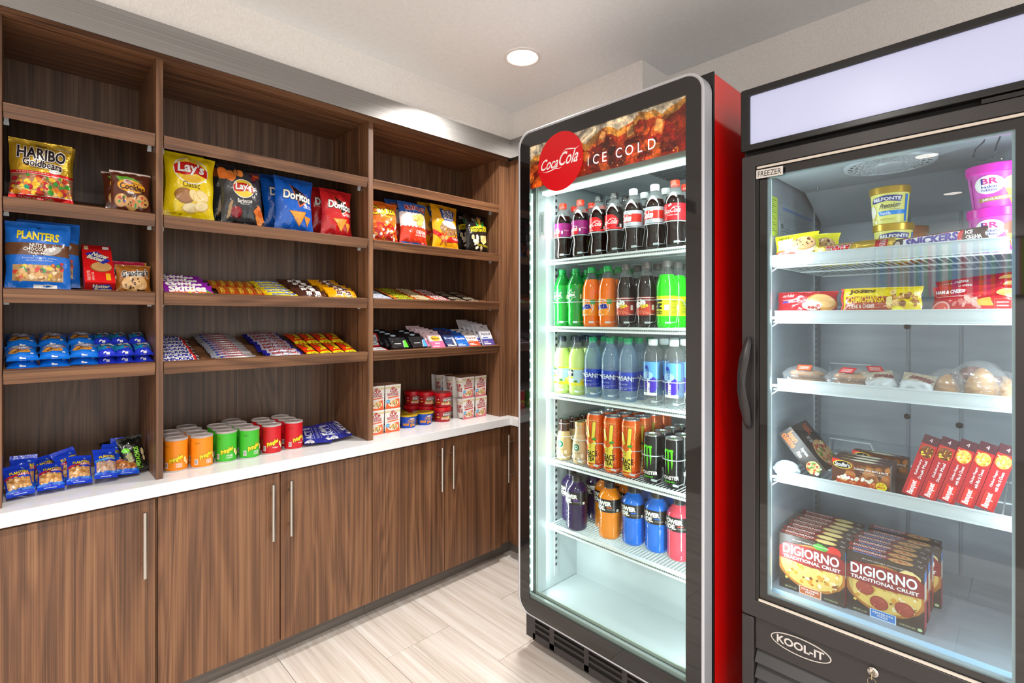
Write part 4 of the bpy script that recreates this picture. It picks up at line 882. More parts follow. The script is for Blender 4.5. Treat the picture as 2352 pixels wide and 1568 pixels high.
def a_chunky():
    A = Art(1.7); A.poly([(.38, .8), (.62, .9), (.86, .8), (.88, .5), (.36, .5)], W_); A.poly([(.4, .78), (.62, .87), (.84, .78), (.86, .53), (.38, .53)], '#3a1c1c'); A.text('CHUNKY', .39, .57, .85, .72, W_, .05, res=2); A.text("Campbell's", .47, .74, .78, .82, W_, .01, res=1)
    A.rect(.28, .1, .86, .4, '#e0a05a'); A.scat(.5, .12, .95, .38, 24, (.05, .1), ['#e8c87a', '#d88a3c', '#c86a2c', '#4a7a3c', '#f0dca8'], 2); A.text('NOODLE', .3, .14, .64, .28, W_, .03, '#7a3018', .02, res=1); A.ell(.42, .46, .08, .06, '#3a6a3a'); A.rect(.06, .36, .2, .44, '#e8d02c'); A.rect(.1, .66, .16, .74, W_); return A
# drinks
def a_coke(style):
    if style == 'cherry': A = Art(1.7); A.rect(.0, .0, .62, .44, '#d81a22'); cola_script(A, .08, .14, .62, .62, W_); A.rect(.66, .2, .72, .42, W_); A.text('CHERRY', .1, .78, .34, .86, W_, res=1); A.text('VANILLA', .74, .4, .96, .5, '#f0b8d0', res=1); A.rect(.06, .05, .45, .08, W_); return A
    if style == 'zero': A = Art(1.7); A.ell(.42, .5, .42, .55, '#d81a22'); A.rect(0, 0, 1, .14, '#d81a22'); cola_script(A, .06, .26, .82, .74, W_); A.text('ZERO SUGAR', .1, .04, .5, .1, W_, res=1); A.rect(.88, .1, .96, .34, W_); return A
    if style == 'diet': A = Art(1.5); A.rect(0, .26, 1, .78, '#d8281e'); A.text('Coke', .14, .3, .62, .74, W_, .05, shear=.15, res=3); A.text('Diet', .5, .7, .62, .82, W_, .02, shear=.3, res=1); A.text('NO SUGAR NO CALORIES', .12, .86, .7, .92, '#8a8e94', res=1); A.text('20 FL OZ', .16, .1, .6, .16, '#7a7e84', res=1); return A
    A = Art(1.5); cola_script(A, .1, .38, .78, .8, W_); A.text('ORIGINAL TASTE', .3, .26, .68, .33, W_, res=1); A.scat(.36, .84, .62, .95, 4, (.05, .07), [W_], 4); A.text('20 FL OZ', .32, .14, .62, .2, '#7c0d10', res=1); return A
def a_sprite(): A = Art(1.7); P = [(.08, .5), (.2, .62), (.16, .8), (.32, .72), (.44, .98), (.46, .72), (.6, .78), (.54, .55), (.64, .4), (.48, .34), (.4, .14), (.3, .32), (.14, .3)]; A.poly(P, W_); A.poly([(.36 + (x - .36) * .9, .5 + (y - .5) * .86) for x, y in P], '#1d9a3c'); A.text('Sprite', .12, .36, .58, .66, W_, .04, rot=8, res=2); A.rect(.78, .3, .86, .6, '#e0e8b0'); A.text('LEMON-LIME', .16, .04, .5, .1, W_, res=1); return A
def a_fanta(): A = Art(1.5); A.ell(.38, .5, .4, .5, W_).ell(.38, .5, .37, .46, '#f0841a'); A.ell(.2, .84, .14, .1, '#4aa83c').rect(.66, .68, .84, .95, '#3f9a3c'); A.text('Fanta', .06, .36, .68, .74, '#1c2a8e', .06, W_, .04, rot=8, res=3); A.ell(.56, .2, .16, .13, '#f6b04a').ell(.56, .2, .13, .1, '#f08a1a'); A.text('ORANGE', .12, .06, .4, .13, '#1c2a8e', .01, res=1); return A
def a_pibb(): A = Art(1.6); A.rect(0, .04, 1, .07, W_).rect(0, .93, 1, .96, W_).ell(.5, .3, .5, .3, '#c23a20'); A.text('Pibb', .1, .42, .64, .8, W_, .07, '#7a1a14', .03, rot=22, res=3); A.text('Xtra', .44, .4, .72, .62, '#f0c82c', .05, K_, .03, rot=18, res=2); [A.poly([(.5, .3), (.1 + .12 * k, .08), (.13 + .12 * k, .08)], '#f0b090') for k in range(7)]; A.rect(.84, .3, .93, .56, W_); return A
def a_mello(): A = Art(1.5); A.text('MY', .1, .34, .42, .92, '#20261c', .06, rot=90, res=2); A.text('mello', .12, .18, .44, .3, '#20261c', .02, res=2); A.text('yello', .12, .06, .44, .18, '#20261c', .02, res=2); A.rect(.5, .3, .64, .56, W_); [A.rect(.72, .1 + k * .06, .95, .12 + k * .06, '#5a6a1c') for k in range(12)]; return A
def a_lemon(): A = Art(1.7); A.rect(0, .93, 1, 1, '#e8e02c').rect(0, 0, 1, .16, '#e8e02c'); A.rect(.1, .56, .5, .88, K_).poly([(.1, .88), (.3, .97), (.5, .88)], '#2f8a3c'); A.text('Minute', .12, .73, .48, .86, W_, .02, res=1); A.text('Maid', .18, .59, .42, .72, W_, .02, res=1); A.rect(.1, .42, .5, .52, '#e8e02c').text('LEMONADE', .13, .44, .47, .5, '#2a5a3a', res=1); A.scat(.1, .1, .95, .36, 10, (.07, .12), ['#f0e03c', '#e8d41e', '#f6ee9a'], 3); A.ell(.6, .24, .07, .06, '#2f7a3c'); return A
def a_dasani(): A = Art(1.7); A.rect(0, .82, 1, 1, '#1b3fb8'); A.text('DASANI', .04, .5, .82, .78, '#e0e6f4', .01, arc=.15, res=3); A.text('PURIFIED WATER', .14, .32, .6, .38, '#c8d0ec', res=1); A.rect(.1, .16, .9, .18, '#9aa8dc'); A.text('20 FL OZ', .3, .06, .58, .12, W_, res=1); return A
def a_smartw(): A = Art(.099 / .118); A.rect(0, .5, 1, 1, '#5a9fe0').ell(.55, .34, .36, .24, '#3c1fae').rect(.1, .02, .86, .1, '#eaf0fa'); A.ell(.3, .84, .09, .06, '#2a3fb8').ell(.36, .6, .3, .12, '#9cc8f0'); A.text('smart', .3, .06, .5, .5, W_, .05, rot=90, res=2); A.text('water', .3, .52, .46, .86, '#24388e', .0, rot=90, res=2); return A
def a_frapp(): A = Art(1.1); A.ell(.42, .68, .2, .2, '#f4f0e6').ell(.42, .68, .185, .185, '#0d6a48').ell(.42, .68, .09, .1, '#f4f0e6').ell(.42, .69, .05, .06, '#0d6a48'); A.text('frappuccino', .2, .34, .66, .44, '#5a3a24', res=1); A.rect(.66, .16, .8, .36, '#e8dcc4'); A.scat(.1, .02, .6, .16, 8, (.04, .08), ['#4a2c1c', '#f0e8da', '#8a6238'], 3); return A
def a_peace():
    A = Art(.10 / .18); rg = random.Random(2)
    for k in range(26): x, y = rg.random(), rg.random(); A.ell(x, y, .06, .035, '#f08a44', lv=1 + k % 2); A.ell(x, y, .035, .02, '#e0541c', lv=3 + k % 2)
    A.n = 5; Y, B = '#f0dc50', '#3a2a14'; fing = lambda x0, y0, x1, y1, w: (A.poly([(x0 - w - .012, y0), (x0 + w + .012, y0), (x1 + w + .012, y1), (x1, y1 + .03), (x1 - w - .012, y1)], B), A.poly([(x0 - w, y0), (x0 + w, y0), (x1 + w, y1), (x1, y1 + .022), (x1 - w, y1)], Y))
    fing(.38, .5, .24, .8, .06); fing(.5, .5, .56, .9, .06); A.ell(.44, .46, .2, .1, B).ell(.44, .46, .185, .09, Y); A.poly([(.3, .42), (.6, .42), (.62, .0), (.24, .0)], B); A.poly([(.315, .42), (.585, .42), (.6, .0), (.26, .0)], Y)
    A.ell(.40, .52, .13, .07, '#e8702a').ell(.56, .56, .09, .025, '#3f9a3c', rot=15); A.ell(.36, .40, .07, .035, B).ell(.36, .40, .06, .028, Y)
    A.text('PEACE', .2, .2, .66, .31, '#1c1610', .03, res=2); A.text('TEA', .3, .09, .58, .185, '#1c1610', .03, res=2); A.rect(.3, .19, .6, .197, '#1c1610'); A.rect(0, .02, 1, .05, '#d8481c'); A.text('GEORGIA PEACH', .2, .93, .7, .96, '#f8d890', res=1); return A
def a_monster():
    A = Art(.095 / .14); g_ = '#5ce01e'
    for x, t, b, w_ in ((.3, .84, .42, .035), (.42, .86, .24, .04), (.55, .83, .36, .04)): A.poly([(x - w_, t), (x + w_ * .9, t - .03), (x + w_ * .7, (t + b) / 2 + .04), (x + w_ * 1.1, (t + b) / 2), (x + .01, b), (x - w_ * .6, (t + b) / 2 - .02)], g_)
    A.poly([(.24, .78), (.3, .86), (.44, .84), (.58, .85), (.62, .8), (.48, .79), (.34, .8)], g_); A.text('MONSTER', .14, .13, .8, .22, W_, .03, res=2); A.text('ENERGY', .26, .06, .66, .1, g_, .01, res=1); return A
def a_power(acc): A = Art(2.0); A.text('POWER', .1, .5, .68, .86, W_, .06, res=2); A.text('ADE.', .12, .14, .5, .48, W_, .06, res=2); A.rect(.54, .36, .7, .44, acc).rect(.54, .26, .78, .28, '#9a9a9a').rect(.54, .2, .78, .22, '#9a9a9a').rect(.84, .06, .92, .26, W_); A.text('SPORTS DRINK', .14, .03, .4, .08, W_, res=1); return A
# freezer
def a_belf(top=True): A = Art(1.1); A.poly([(.1, .72), (.16, .9), (.5, .96), (.84, .92), (.8, .7), (.5, .76), (.22, .7)], '#27307e'); A.text('BELFONTE', .17, .76, .8, .88, W_, .03, arc=.1, res=2); A.text('Premium', .34, .5, .8, .68, '#1c2250', .01, rot=6, shear=.5, res=2); A.text('Ice Cream', .56, .44, .8, .49, '#1c2250', res=1); A.poly([(.28, .4), (.94, .42), (.94, .28), (.32, .24)], '#1a86d8'); A.text('Vanilla', .34, .27, .58, .38, W_, .01, res=2); A.rect(.92, .02, 1, .96, '#1a7ad0'); A.ell(.12, .4, .12, .22, '#f4f0dc'); A.scat(.05, .02, .22, .3, 9, (.03, .06), ['#f6f2e4', '#e8cf8a'], 2); A.rect(.34, .12, .7, .13, '#8a8a4a').rect(.34, .08, .66, .09, '#8a8a4a'); return A
def a_br(rib, words, sc): A = Art(1.15); A.ell(.42, .66, .24, .28, W_); A.text('BR', .3, .68, .56, .86, '#d8308c', .03, res=2); A.rect(.3, .68, .33, .86, '#2a2f9a'); A.text('baskin', .3, .56, .54, .65, '#2a2f9a', .01, res=1); A.text('robbins', .3, .46, .54, .55, '#2a2f9a', .01, res=1); A.poly([(.66, .5), (.92, .5), (.8, .04)], '#d8a25a'); A.ell(.79, .68, .16, .2, sc); A.scat(.66, .48, .92, .56, 9, (.02, .04), [sc, '#e8c08a', '#8a5a34'], 3); A.poly([(.24, .26), (.94, .34), (.94, .22), (.24, .14)], rib); A.text(words, .3, .18, .88, .28, W_, .02, rot=5, res=1); A.rect(0, 0, .1, .9, '#d868c8'); return A
def a_toll(): A = Art(.115 / .085); A.rect(.06, .4, .42, .78, W_); A.text('TOLL', .14, .6, .38, .75, '#3a3a3a', .01, res=1); A.text('HOUSE', .1, .44, .4, .58, '#3a3a3a', .01, res=1); A.text('NESTLE', .1, .8, .34, .9, K_, .02, res=1); A.poly([(.02, .14), (.02, .36), (.56, .4), (.5, .14)], '#e0482c'); A.text('CHOCOLATE CHIP', .05, .26, .48, .34, W_, .01, res=1); A.ell(.68, .36, .28, .18, '#f0ece0').ell(.68, .56, .27, .26, '#c8925a').ell(.68, .58, .25, .23, '#d8aa74'); A.scat(.5, .42, .86, .72, 12, (.02, .05), ['#5a3420', '#7a4a30'], 4); return A
def a_twix(): return a_bar('TWIX', '#d0202c', W_, None, lambda A: (A.rect(.78, .06, .92, .94, '#c82028'), A.text('ORIGINAL', .83, .1, .9, .9, W_, rot=90, res=1)), 4.6, (.16, .12, .5, .88), .15, .06)
def a_snick_ice(): return a_bar('SNICKERS', '#3a2fa0', None, ((.14, .1, .74, .86), '#f2f0f0'), lambda A: (A.rect(.14, .86, .74, .94, '#c8242c'), A.poly([(.70, .06), (.75, .06), (.78, .94), (.73, .94)], '#d0242c'), A.text('ICE', .79, .52, .86, .84, W_, .03, res=1), A.text('CREAM', .79, .16, .94, .46, W_, .03, res=1), A.ell(.07, .5, .035, .3, '#c8b8a8')), 6.0, (.17, .16, .72, .82), .1, .05)
def a_hot(): A = Art(2.1); A.text('Hot Pockets', .1, .74, .3, .88, '#f4e4dc', shear=.3, res=1); A.rect(.1, .6, .3, .63, '#c8a0a0').rect(.1, .5, .22, .56, '#3a3fa0'); A.ell(.42, .62, .07, .16, '#d8a0a0').ell(.42, .62, .06, .13, '#b82c30'); A.ell(.76, .5, .24, .34, '#c88a44', rot=-8).ell(.78, .56, .2, .26, '#e0b070', rot=-8); A.ell(.62, .38, .16, .18, '#f0dccc').scat(.5, .2, .74, .4, 12, (.04, .08), ['#a83c34', '#f0e4d4', '#c8605a'], 3); return A
def a_chimi(): A = Art(2.3); A.poly([(.04, .1), (.08, .66), (.68, .6), (.66, .1)], '#a8401c'); A.text('CHIMICHANGA', .1, .42, .58, .66, '#f0d41e', .02, res=2); A.text('STEAK & CHEESE', .12, .24, .46, .36, '#f4e8d8', .01, res=1); A.text("JOSE'S", .12, .72, .46, .9, '#5a3a10', .05, res=1); A.scat(.6, .3, .95, .8, 26, (.05, .11), ['#c88a3c', '#e0b060', '#8a5428', '#f0d890', '#a86a30'], 5); A.ell(.74, .2, .07, .1, '#f4e83c').rect(.0, .0, .03, 1, '#c8282c'); return A
def a_ham(): A = Art(2.3); A.text('HAM & CHEESE', .03, .72, .36, .84, W_, .04, shear=.2, res=2); A.rect(.04, .6, .42, .63, '#e8a8a0'); A.scat(.24, .3, .5, .52, 8, (.08, .14), ['#e8a094', '#f0c0b0', '#d87a70'], 2, .4); A.poly([(.48, .5), (.62, .54), (.66, .3), (.5, .3)], '#f0a03c'); A.rect(.66, .1, .84, .5, '#e05044').rect(.67, .12, .83, .48, '#c8282c'); [A.rect(.69, .18 + .1 * k, .81, .21 + .1 * k, '#f4d0c0') for k in range(3)]; A.ell(.84, .7, .16, .14, '#e0b060').ell(.88, .62, .12, .1, '#f0cf8a'); A.ell(.1, .26, .1, .2, '#e8b0a8').ell(.1, .26, .08, .16, '#d8483c'); return A
def a_lasagna():
    A = Art(.132 / .084); A.scat(.3, .45, 1, .9, 18, (.08, .18), ['#9a5a2c', '#b8743c', '#7a4424', '#8a4e28'], 9); A.rect(.0, .86, .14, 1., '#c8281e'); A.ell(.19, .84, .17, .13, '#e8c83c').ell(.19, .84, .155, .11, K_); A.text("Stouffer's", .06, .77, .32, .91, W_, .02, res=2)
    A.text('CLASSICS', .52, .84, .84, .88, '#d8a83c', .01, res=1); A.text('LASAGNA WITH MEAT & SAUCE', .4, .75, .97, .81, W_, .02, res=1); A.rect(.5, .7, .92, .71, '#d8c0a8').rect(.54, .66, .88, .67, '#d8c0a8')
    A.ell(.45, .2, .46, .17, '#d8d4cc').ell(.45, .22, .42, .14, '#b8a898'); A.poly([(.08, .2), (.1, .46), (.3, .54), (.66, .5), (.82, .38), (.84, .2), (.6, .12), (.3, .12)], '#b8481c'); A.scat(.1, .14, .82, .44, 80, (.025, .06), ['#c85a24', '#e08a44', '#a83a18', '#e8b070', '#d86a2c'], 4, .4); A.scat(.12, .42, .7, .52, 24, (.03, .06), ['#f4eee0', '#e8dcc4'], 5); A.ell(.86, .36, .09, .13, '#e8e01e'); A.text('2X', .81, .39, .91, .46, '#d83c1c', .03, res=1); A.text('MEAT', .79, .31, .93, .37, '#d83c1c', .03, res=1); return A
def a_lasagna_t(): A = Art(.132 / .03); A.ell(.55, .5, .25, .3, '#d8d4b8').rect(.14, .5, .3, .62, '#b8a860').rect(.72, .4, .86, .6, '#8a7a78'); return A
def a_lean(side=False):
    A = Art(.2 / .05 if not side else 1.6)
    if side: A.text('lean', .06, .7, .26, .86, '#e0601c', .02, res=1); A.text('cuisine', .06, .56, .3, .7, '#e0601c', .02, res=1); A.ell(.7, .6, .28, .4, '#c8a070').scat(.48, .3, .95, .9, 60, (.03, .08), ['#a83c24', '#e8d0a0', '#6a8a3c', '#c8643c', '#7a3020'], 4); A.rect(.3, .3, .36, .5, '#8a8684').rect(.38, .3, .44, .5, '#8a8684'); return A
    A.text('lean', .08, .5, .3, .92, '#f0681c', .03, res=2); A.text('cuisine', .04, .12, .36, .56, '#f0681c', .03, res=2); A.text('Supreme', .44, .5, .62, .8, W_, .02, res=1); A.text('Pizza', .46, .16, .58, .44, W_, .02, res=1); A.ell(.84, .45, .13, .42, '#d8b070').scat(.74, .1, .97, .8, 34, (.06, .14), ['#c8502c', '#f0e0b8', '#5a8a3c', '#a83424', '#e8c888'], 3); return A
def a_banq(k):
    A = Art(.036 / .18); A.rect(0, .86, 1, 1, '#4a1c26'); A.text('4', .4, .9, .6, .96, '#c8b0b4', res=1); A.ell(.5, .74, .49, .115, '#c83020').ell(.5, .74, .42, .1, '#e8c04a' if k else '#7a4424')
    A.scat(.12, .66, .88, .82, 40, (.008, .02), ['#e0a044', '#f0cf7a', '#c8843a', '#f4e0a0'] if k else ['#6a3a1c', '#8a5028', '#5a3018', '#e8c83c'], 3, .45)
    t = ('Chicken Fingers', 'with Mac & Cheese') if k else ('Salisbury', 'Steak Meal'); A.text(t[0], .28, .34, .48, .6, W_, .01, rot=90, res=1); A.text(t[1], .58, .3, .78, .6, W_, .01, rot=90, res=1)
    A.rect(.2, .02, .82, .27, '#e03028'); A.text('Banquet', .28, .03, .74, .25, W_, .03, rot=90, shear=.1, res=2); return A
def a_pizza(pep):
    A = Art(.168 / .16); A.scat(0, 0, 1, 1, 24, (.1, .2), ['#3a2c22', '#33271f', '#40322a'], 3); A.ell(.5, .5, .52, .4, '#b8742c', wob=.04, n=40).ell(.5, .5, .47, .36, '#e8c468', n=40); A.scat(.1, .2, .9, .8, 90, (.015, .045), CHZ, 4); A.n += 1
    A.scat(.05, .3, .95, .35, 10, (.01, .03), ['#8a4a1c', '#a85a20'], 9)
    if pep:
        for x, y in ((.25, .45), (.44, .27), (.76, .3), (.8, .74), (.5, .76)): A.ell(x, y, .12, .11, '#8a2c1c', n=26).ell(x, y, .112, .102, '#a84430', n=26); A.scat(x - .08, y - .07, x + .08, y + .07, 6, (.008, .016), ['#c8604a', '#8a3020'], 5)
        A.ell(.82, .84, .13, .1, '#e8d08a', wob=.3)
    else: A.ell(.84, .9, .11, .1, '#c8281c').ell(.64, .93, .1, .06, '#4a9a34', wob=.5)
    A.poly([(0, .56), (0, .76), (.1, .86), (.9, .88), (1, .78), (1, .56), (.5, .52)], '#8c1d1c'); A.text('DIGIORNO', .06, .66, .92, .83, W_, .025, res=3); A.text('TRADITIONAL CRUST', .06, .575, .94, .635, W_, .03, res=2); A.text("IT'S NOT DELIVERY, IT'S DIGIORNO", .22, .92, .78, .945, '#e8e0d4', res=1)
    c = '#2d7fd0' if pep else '#c8622c'; A.poly([(.32, .0), (.32, .15), (.66, .15), (.66, .0)], '#c9dcf0' if pep else '#e8c8b0'); A.poly([(.335, .02), (.335, .14), (.645, .14), (.645, .02)], c); A.text('PEPPERONI' if pep else 'FOUR CHEESE', .36, .085, .62, .12, W_, .02, res=1); A.text('PIZZA', .42, .04, .56, .075, W_, .02, res=1); A.text('NET WT 9.2 OZ', .1, .04, .28, .07, '#cfe0a0', res=1); A.text('COOK THOROUGHLY', .7, .04, .9, .07, '#cfe0a0', res=1)
    if pep: A.ell(.95, .06, .03, .025, '#c8e0a8')
    return A
def a_pizza_t(pep): A = Art(.168 / .033); A.rect(0, .3, .66, 1, '#8c1d1c'); A.text('DIGIORNO', .06, .52, .5, .92, '#f0e4dc', .02, res=2); A.rect(.08, .12, .46, .28, '#4a86c8' if pep else '#b8826a'); A.ell(.7, .5, .16, .42, '#c8963c').ell(.7, .5, .14, .36, '#ecd48a' if not pep else '#d8a060'); (A.scat(.6, .3, .8, .7, 7, (.1, .16), ['#a84430'], 3) if pep else None); A.text('4g', .9, .3, .97, .7, '#c8c0b8', res=1); return A
# ================================================================== goods on the display shelving
CHG, BIS = 'chip bags on the second shelf', 'snack bags on the counter'
def on_shelf(key, mk, k, y, s, lean, lab, cat, grp=None, up=.006, roll=0., rz=90., sc=1.):
    return spawn(key, mk, deck_pt(k, s, y, up), lab, cat, grp, rz, lean, roll, sc)
# -- near bay, second shelf
gb = bag('candy_bag', .145, .198, .045, '#c9a227', a_goldbears(), p_foil, 1, pinch=.05, scol='#d4b03c')
on_shelf('gold', gb, 1, .048, .030, 8, 'gold gummy candy bag with a window of colourful sweets', 'candy bag', 'gold candy bags')
on_shelf('gold', gb, 1, .052, .085, 10, 'gold gummy candy bag standing behind the first one', 'candy bag', 'gold candy bags', roll=2)
cb = bag('cookie_bag', .112, .148, .04, '#5c2c1c', a_cookiebag(), p_film, 2, scol='#6a3826')
on_shelf('ckb', cb, 1, .268, .030, 9, 'brown bite size cookie bag leaning at the bay divider', 'cookie bag', 'brown cookie bags')
on_shelf('ckb', cb, 1, .262, .10, 18, 'brown bite size cookie bag half hidden behind the first', 'cookie bag', 'brown cookie bags', roll=-3)
# -- near bay, third shelf
tb = bag('trail_mix_bag', .148, .210, .05, '#1a6fd4', a_trail(), p_film, 3, pinch=.03)
on_shelf('trail', tb, 2, .042, .034, 8, 'large blue nut and chocolate trail mix pouch with a window', 'snack bag', 'blue trail mix pouches')
on_shelf('trail', tb, 2, .068, .09, 8, 'large blue trail mix pouch tucked behind the front pouch', 'snack bag', 'blue trail mix pouches')
nb = carton('cookie_box', .077, .190, .042, '#d81418', a_nutter(), scol='#b81014', bottom=a_nutter_b())
p = deck_pt(2, .016, .186, .043); spawn('nut', nb, p, 'red cookie box lying tipped back with a round biscuit on it', 'cookie box', None, 90, 46)
on_shelf('gr_r', bag('cookie_bag', .105, .105, .03, '#a81c3c', a_grandma(), p_film, 8), 2, .262, .07, 16, 'crimson cookie bag peeking out beside the red box', 'cookie bag')
on_shelf('gr_y', bag('cookie_bag', .1, .1, .03, '#c89a1c', None, p_film, 9), 2, .272, .09, 16, 'yellow cookie bag behind the brown chocolate chip one', 'cookie bag')
on_shelf('gr_b', bag('cookie_bag', .098, .100, .035, '#9a5c1c', a_grandma(), p_film, 4, scol='#8a5218'), 2, .275, .030, 14, 'amber brown chocolate chip cookie bag by the bay divider', 'cookie bag')
# -- near bay, fourth shelf: flat cookie packs two deep, two high
LN = 90 - PHI
pk1 = bag('cookie_pack', .070, .118, .032, '#1272dc', a_ahoy(), p_film, 5, pinch=.03, seal=.1, N=(14, 20)); pk2 = bag('cookie_pack', .050, .112, .032, '#2438c8', a_oreo(), p_film, 6, pinch=.03, seal=.14, N=(12, 20))
for r_, sv, rn in ((0, .008, 'front row'), (1, .135, 'rear row')):
    for u_, ln in ((0, 'lower layer'), (1, 'top layer')):
        for i in range(3):
            on_shelf('ahoy', pk1, 3, .0075 + i * .0695, sv + .004 * i, LN - 3 * u_, f'bright blue chocolate chip cookie pack, {rn}, {ln}, {ORD[i]} from the outer end', 'cookie pack', 'blue cookie packs', .018 + .024 * u_, roll=(-3, 2, 4)[i])
            on_shelf('oreo', pk2, 3, .204 + i * .049, sv + .006, LN - 3 * u_, f'deep blue sandwich cookie pack, {rn}, {ln}, {ORD[i]} from the chocolate chip packs', 'cookie pack', 'deep blue cookie packs', .018 + .024 * u_, roll=(2, -2, 1)[i])
# -- near bay, counter: nut packets
pn = bag('peanut_packet', .064, .112, .03, '#1a3fc8', a_nuts(), p_film, 10, seal=.13, wr=1.4, N=(16, 24)); cn = bag('peanut_packet', .062, .112, .028, '#1a3fc8', a_nuts('#3f8ac8', ['#b89a8a', '#c8a894', '#a88a7c'], 'CASHEWS'), p_film, 11, seal=.13, wr=1.4, N=(16, 24)); al = bag('almond_packet', .07, .095, .028, '#1a4fd0', a_nuts('#e0782a', ['#a8602c', '#8a4a20', '#c07a3c', '#b8702f'], 'ALMONDS'), p_film, 12, seal=.13, wr=1.4, N=(16, 24))
NG = 'blue nut packets on the worktop'
for key, mk, x, y, z, rz, ln, rl, lab in (('pn', pn, -2.115, .004, .012, 96, 48, -3, 'blue peanut packet with a red band, lowest in the corner by the side panel'), ('pn', pn, -2.118, .070, .014, 94, 58, 4, 'blue peanut packet second in the front line of nut packets'), ('pn', pn, -2.128, .138, .014, 98, 50, 8, 'blue peanut packet third in the front line of nut packets'),
        ('cn', cn, -2.125, .205, .018, 104, 44, 10, 'pale banded blue cashew packet slumped between peanuts and almonds'), ('al', al, -2.145, .262, .014, 104, 52, 12, 'blue packet with orange almonds printed on it'),
        ('pn', pn, -2.19, .004, .006, 90, 24, 3, 'blue peanut packet standing upright at the back by the side panel'), ('pn', pn, -2.20, .068, .01, 84, 45, -14, 'blue peanut packet slumped in the second line'), ('pn', pn, -2.195, .135, .012, 100, 30, -14, 'blue peanut packet standing tilted behind the third one'),
        ('cn', cn, -2.22, .215, .012, 80, 42, 6, 'blue cashew packet half buried in the second line'), ('pn', pn, -2.27, .262, .006, 96, 22, 4, 'blue peanut packet farthest back beside the pistachios')):
    spawn(key, mk, (x, y, CT + z), lab, 'nut packet', NG, rz, ln, rl)
pc = bag('pistachio_packet', .074, .125, .03, '#0e120e', a_pist(), p_film, 13, seal=.1, wr=1.2)
spawn('pi', pc, (-2.172, .292, CT + .012), 'black pistachio packet with green lettering leaning by the bay divider', 'nut packet', 'black pistachio packets', 98, 20, -6)
spawn('pi', pc, (-2.26, .268, CT + .008), 'black pistachio packet half hidden behind the front one', 'nut packet', 'black pistachio packets', 92, 42, -12)
# -- middle bay, second shelf
for key, w, h, d, c, A, sd, y, nm, sc2, l1, l2 in (('lays', .164, .246, .062, '#f0d20c', a_lays(), 21, .440, 'chip_bag', '#e8cc10', 'yellow potato chip bag with a potato printed on it', None), ('bbq', .158, .238, .06, '#3a3b3e', a_bbq(), 22, .620, 'chip_bag', '#1c1c1e', 'dark grey barbecue chip bag with a red sauce bowl', 'dark grey barbecue chip bag tucked behind the first'),
        ('cool', .160, .230, .058, '#0d5fc8', a_doritos('COOL RANCH', '#3a8ae8'), 23, .812, 'chip_bag', '#1a4fa0', 'blue tortilla chip bag with a black triangle logo', 'blue tortilla chip bag tucked behind the first'), ('nacho', .145, .212, .055, '#c81c22', a_doritos('NACHO CHEESE', '#e84a3c'), 24, .995, 'chip_bag', '#b0181e', 'red tortilla chip bag with a black triangle logo', 'red tortilla chip bag tucked behind the first')):
    mk = bag(nm, w, h, d, c, A, p_film, sd, scol=sc2, seal=.06, pinch=.09)
    on_shelf(key, mk, 1, y, .056, 8, l1, 'chip bag', CHG, roll=(2 if key != 'bbq' else -2))
    on_shelf(key, mk, 1, y - (.012 if key != 'lays' else -.002), .140, 8, l2 or 'yellow potato chip bag standing behind the first yellow bag', 'chip bag', CHG, roll=-3)
# -- middle bay, third shelf
def rows(key, mk, k, y, n, s0, ds, desc, cat, grp, lean=LN, up=.006, roll=0, jit=.004, word='from the lip', dy=.0, uj=0.):
    rg = random.Random(hash(key) % 97 if 0 else sum(map(ord, key)))
    for i in range(n):
        on_shelf(key, mk, k, y + dy * i + rg.uniform(-jit, jit), s0 + ds * i, lean, f'{desc}, {ORD[i]} {word}', cat, grp, up + uj * i, roll + rg.uniform(-2, 2))
F = dict(seal=.06, pinch=.05, wr=1.2, N=(18, 8))
def barbag(name, w, h, d, c, A, mt=p_film, sd=1, sc2=None): return bag(name, w, h, d, c, A, mt, sd, .05, .03, 1.0, scol=None, N=(24, 10), L=.0045)
rows('skit', barbag('candy_packet', .152, .058, .018, '#8a1fa0', a_skit(), sd=3), 2, .432, 4, .004, .060, 'purple fruit candy packet', 'candy packet', 'purple candy packets', up=.01, lean=LN - 26)
rs = barbag('candy_bar', .112, .032, .016, '#c86a1c', a_bar('Sticks', '#f0c03c', '#7a2c10', ((0, .6, 1, .95), '#b8341c'), None, 3.4), p_film, 5)
for j in range(2):
    for i in range(5): on_shelf('stick', rs, 2, .532 + i * .032, .064 + j * .122, LN - 4, f'orange brown wafer bar, {("front", "rear")[j]} rank, {ORD[i]} from the purple packets', 'candy bar', 'orange wafer bars', .016, roll=90 + 4)
rows('bfin', barbag('candy_bar', .132, .045, .018, '#f0e01c', a_butter(), sd=6), 2, .762, 6, .004, .045, 'yellow candy bar with blue lettering', 'candy bar', 'yellow candy bars', lean=LN - 9, up=.01)
rows('mmb', barbag('candy_packet', .125, .06, .02, '#4a2a20', a_mm(True), sd=7), 2, .878, 5, .004, .052, 'dark brown chocolate candy packet', 'candy packet', 'brown candy packets', lean=LN - 20, up=.012, jit=.006)
rows('mmy', barbag('candy_packet', .132, .062, .022, '#f0a40c', a_mm(False), sd=8), 2, 1.012, 5, .004, .052, 'orange yellow peanut candy packet', 'candy packet', 'yellow candy packets', lean=LN - 24, up=.014, jit=.012)
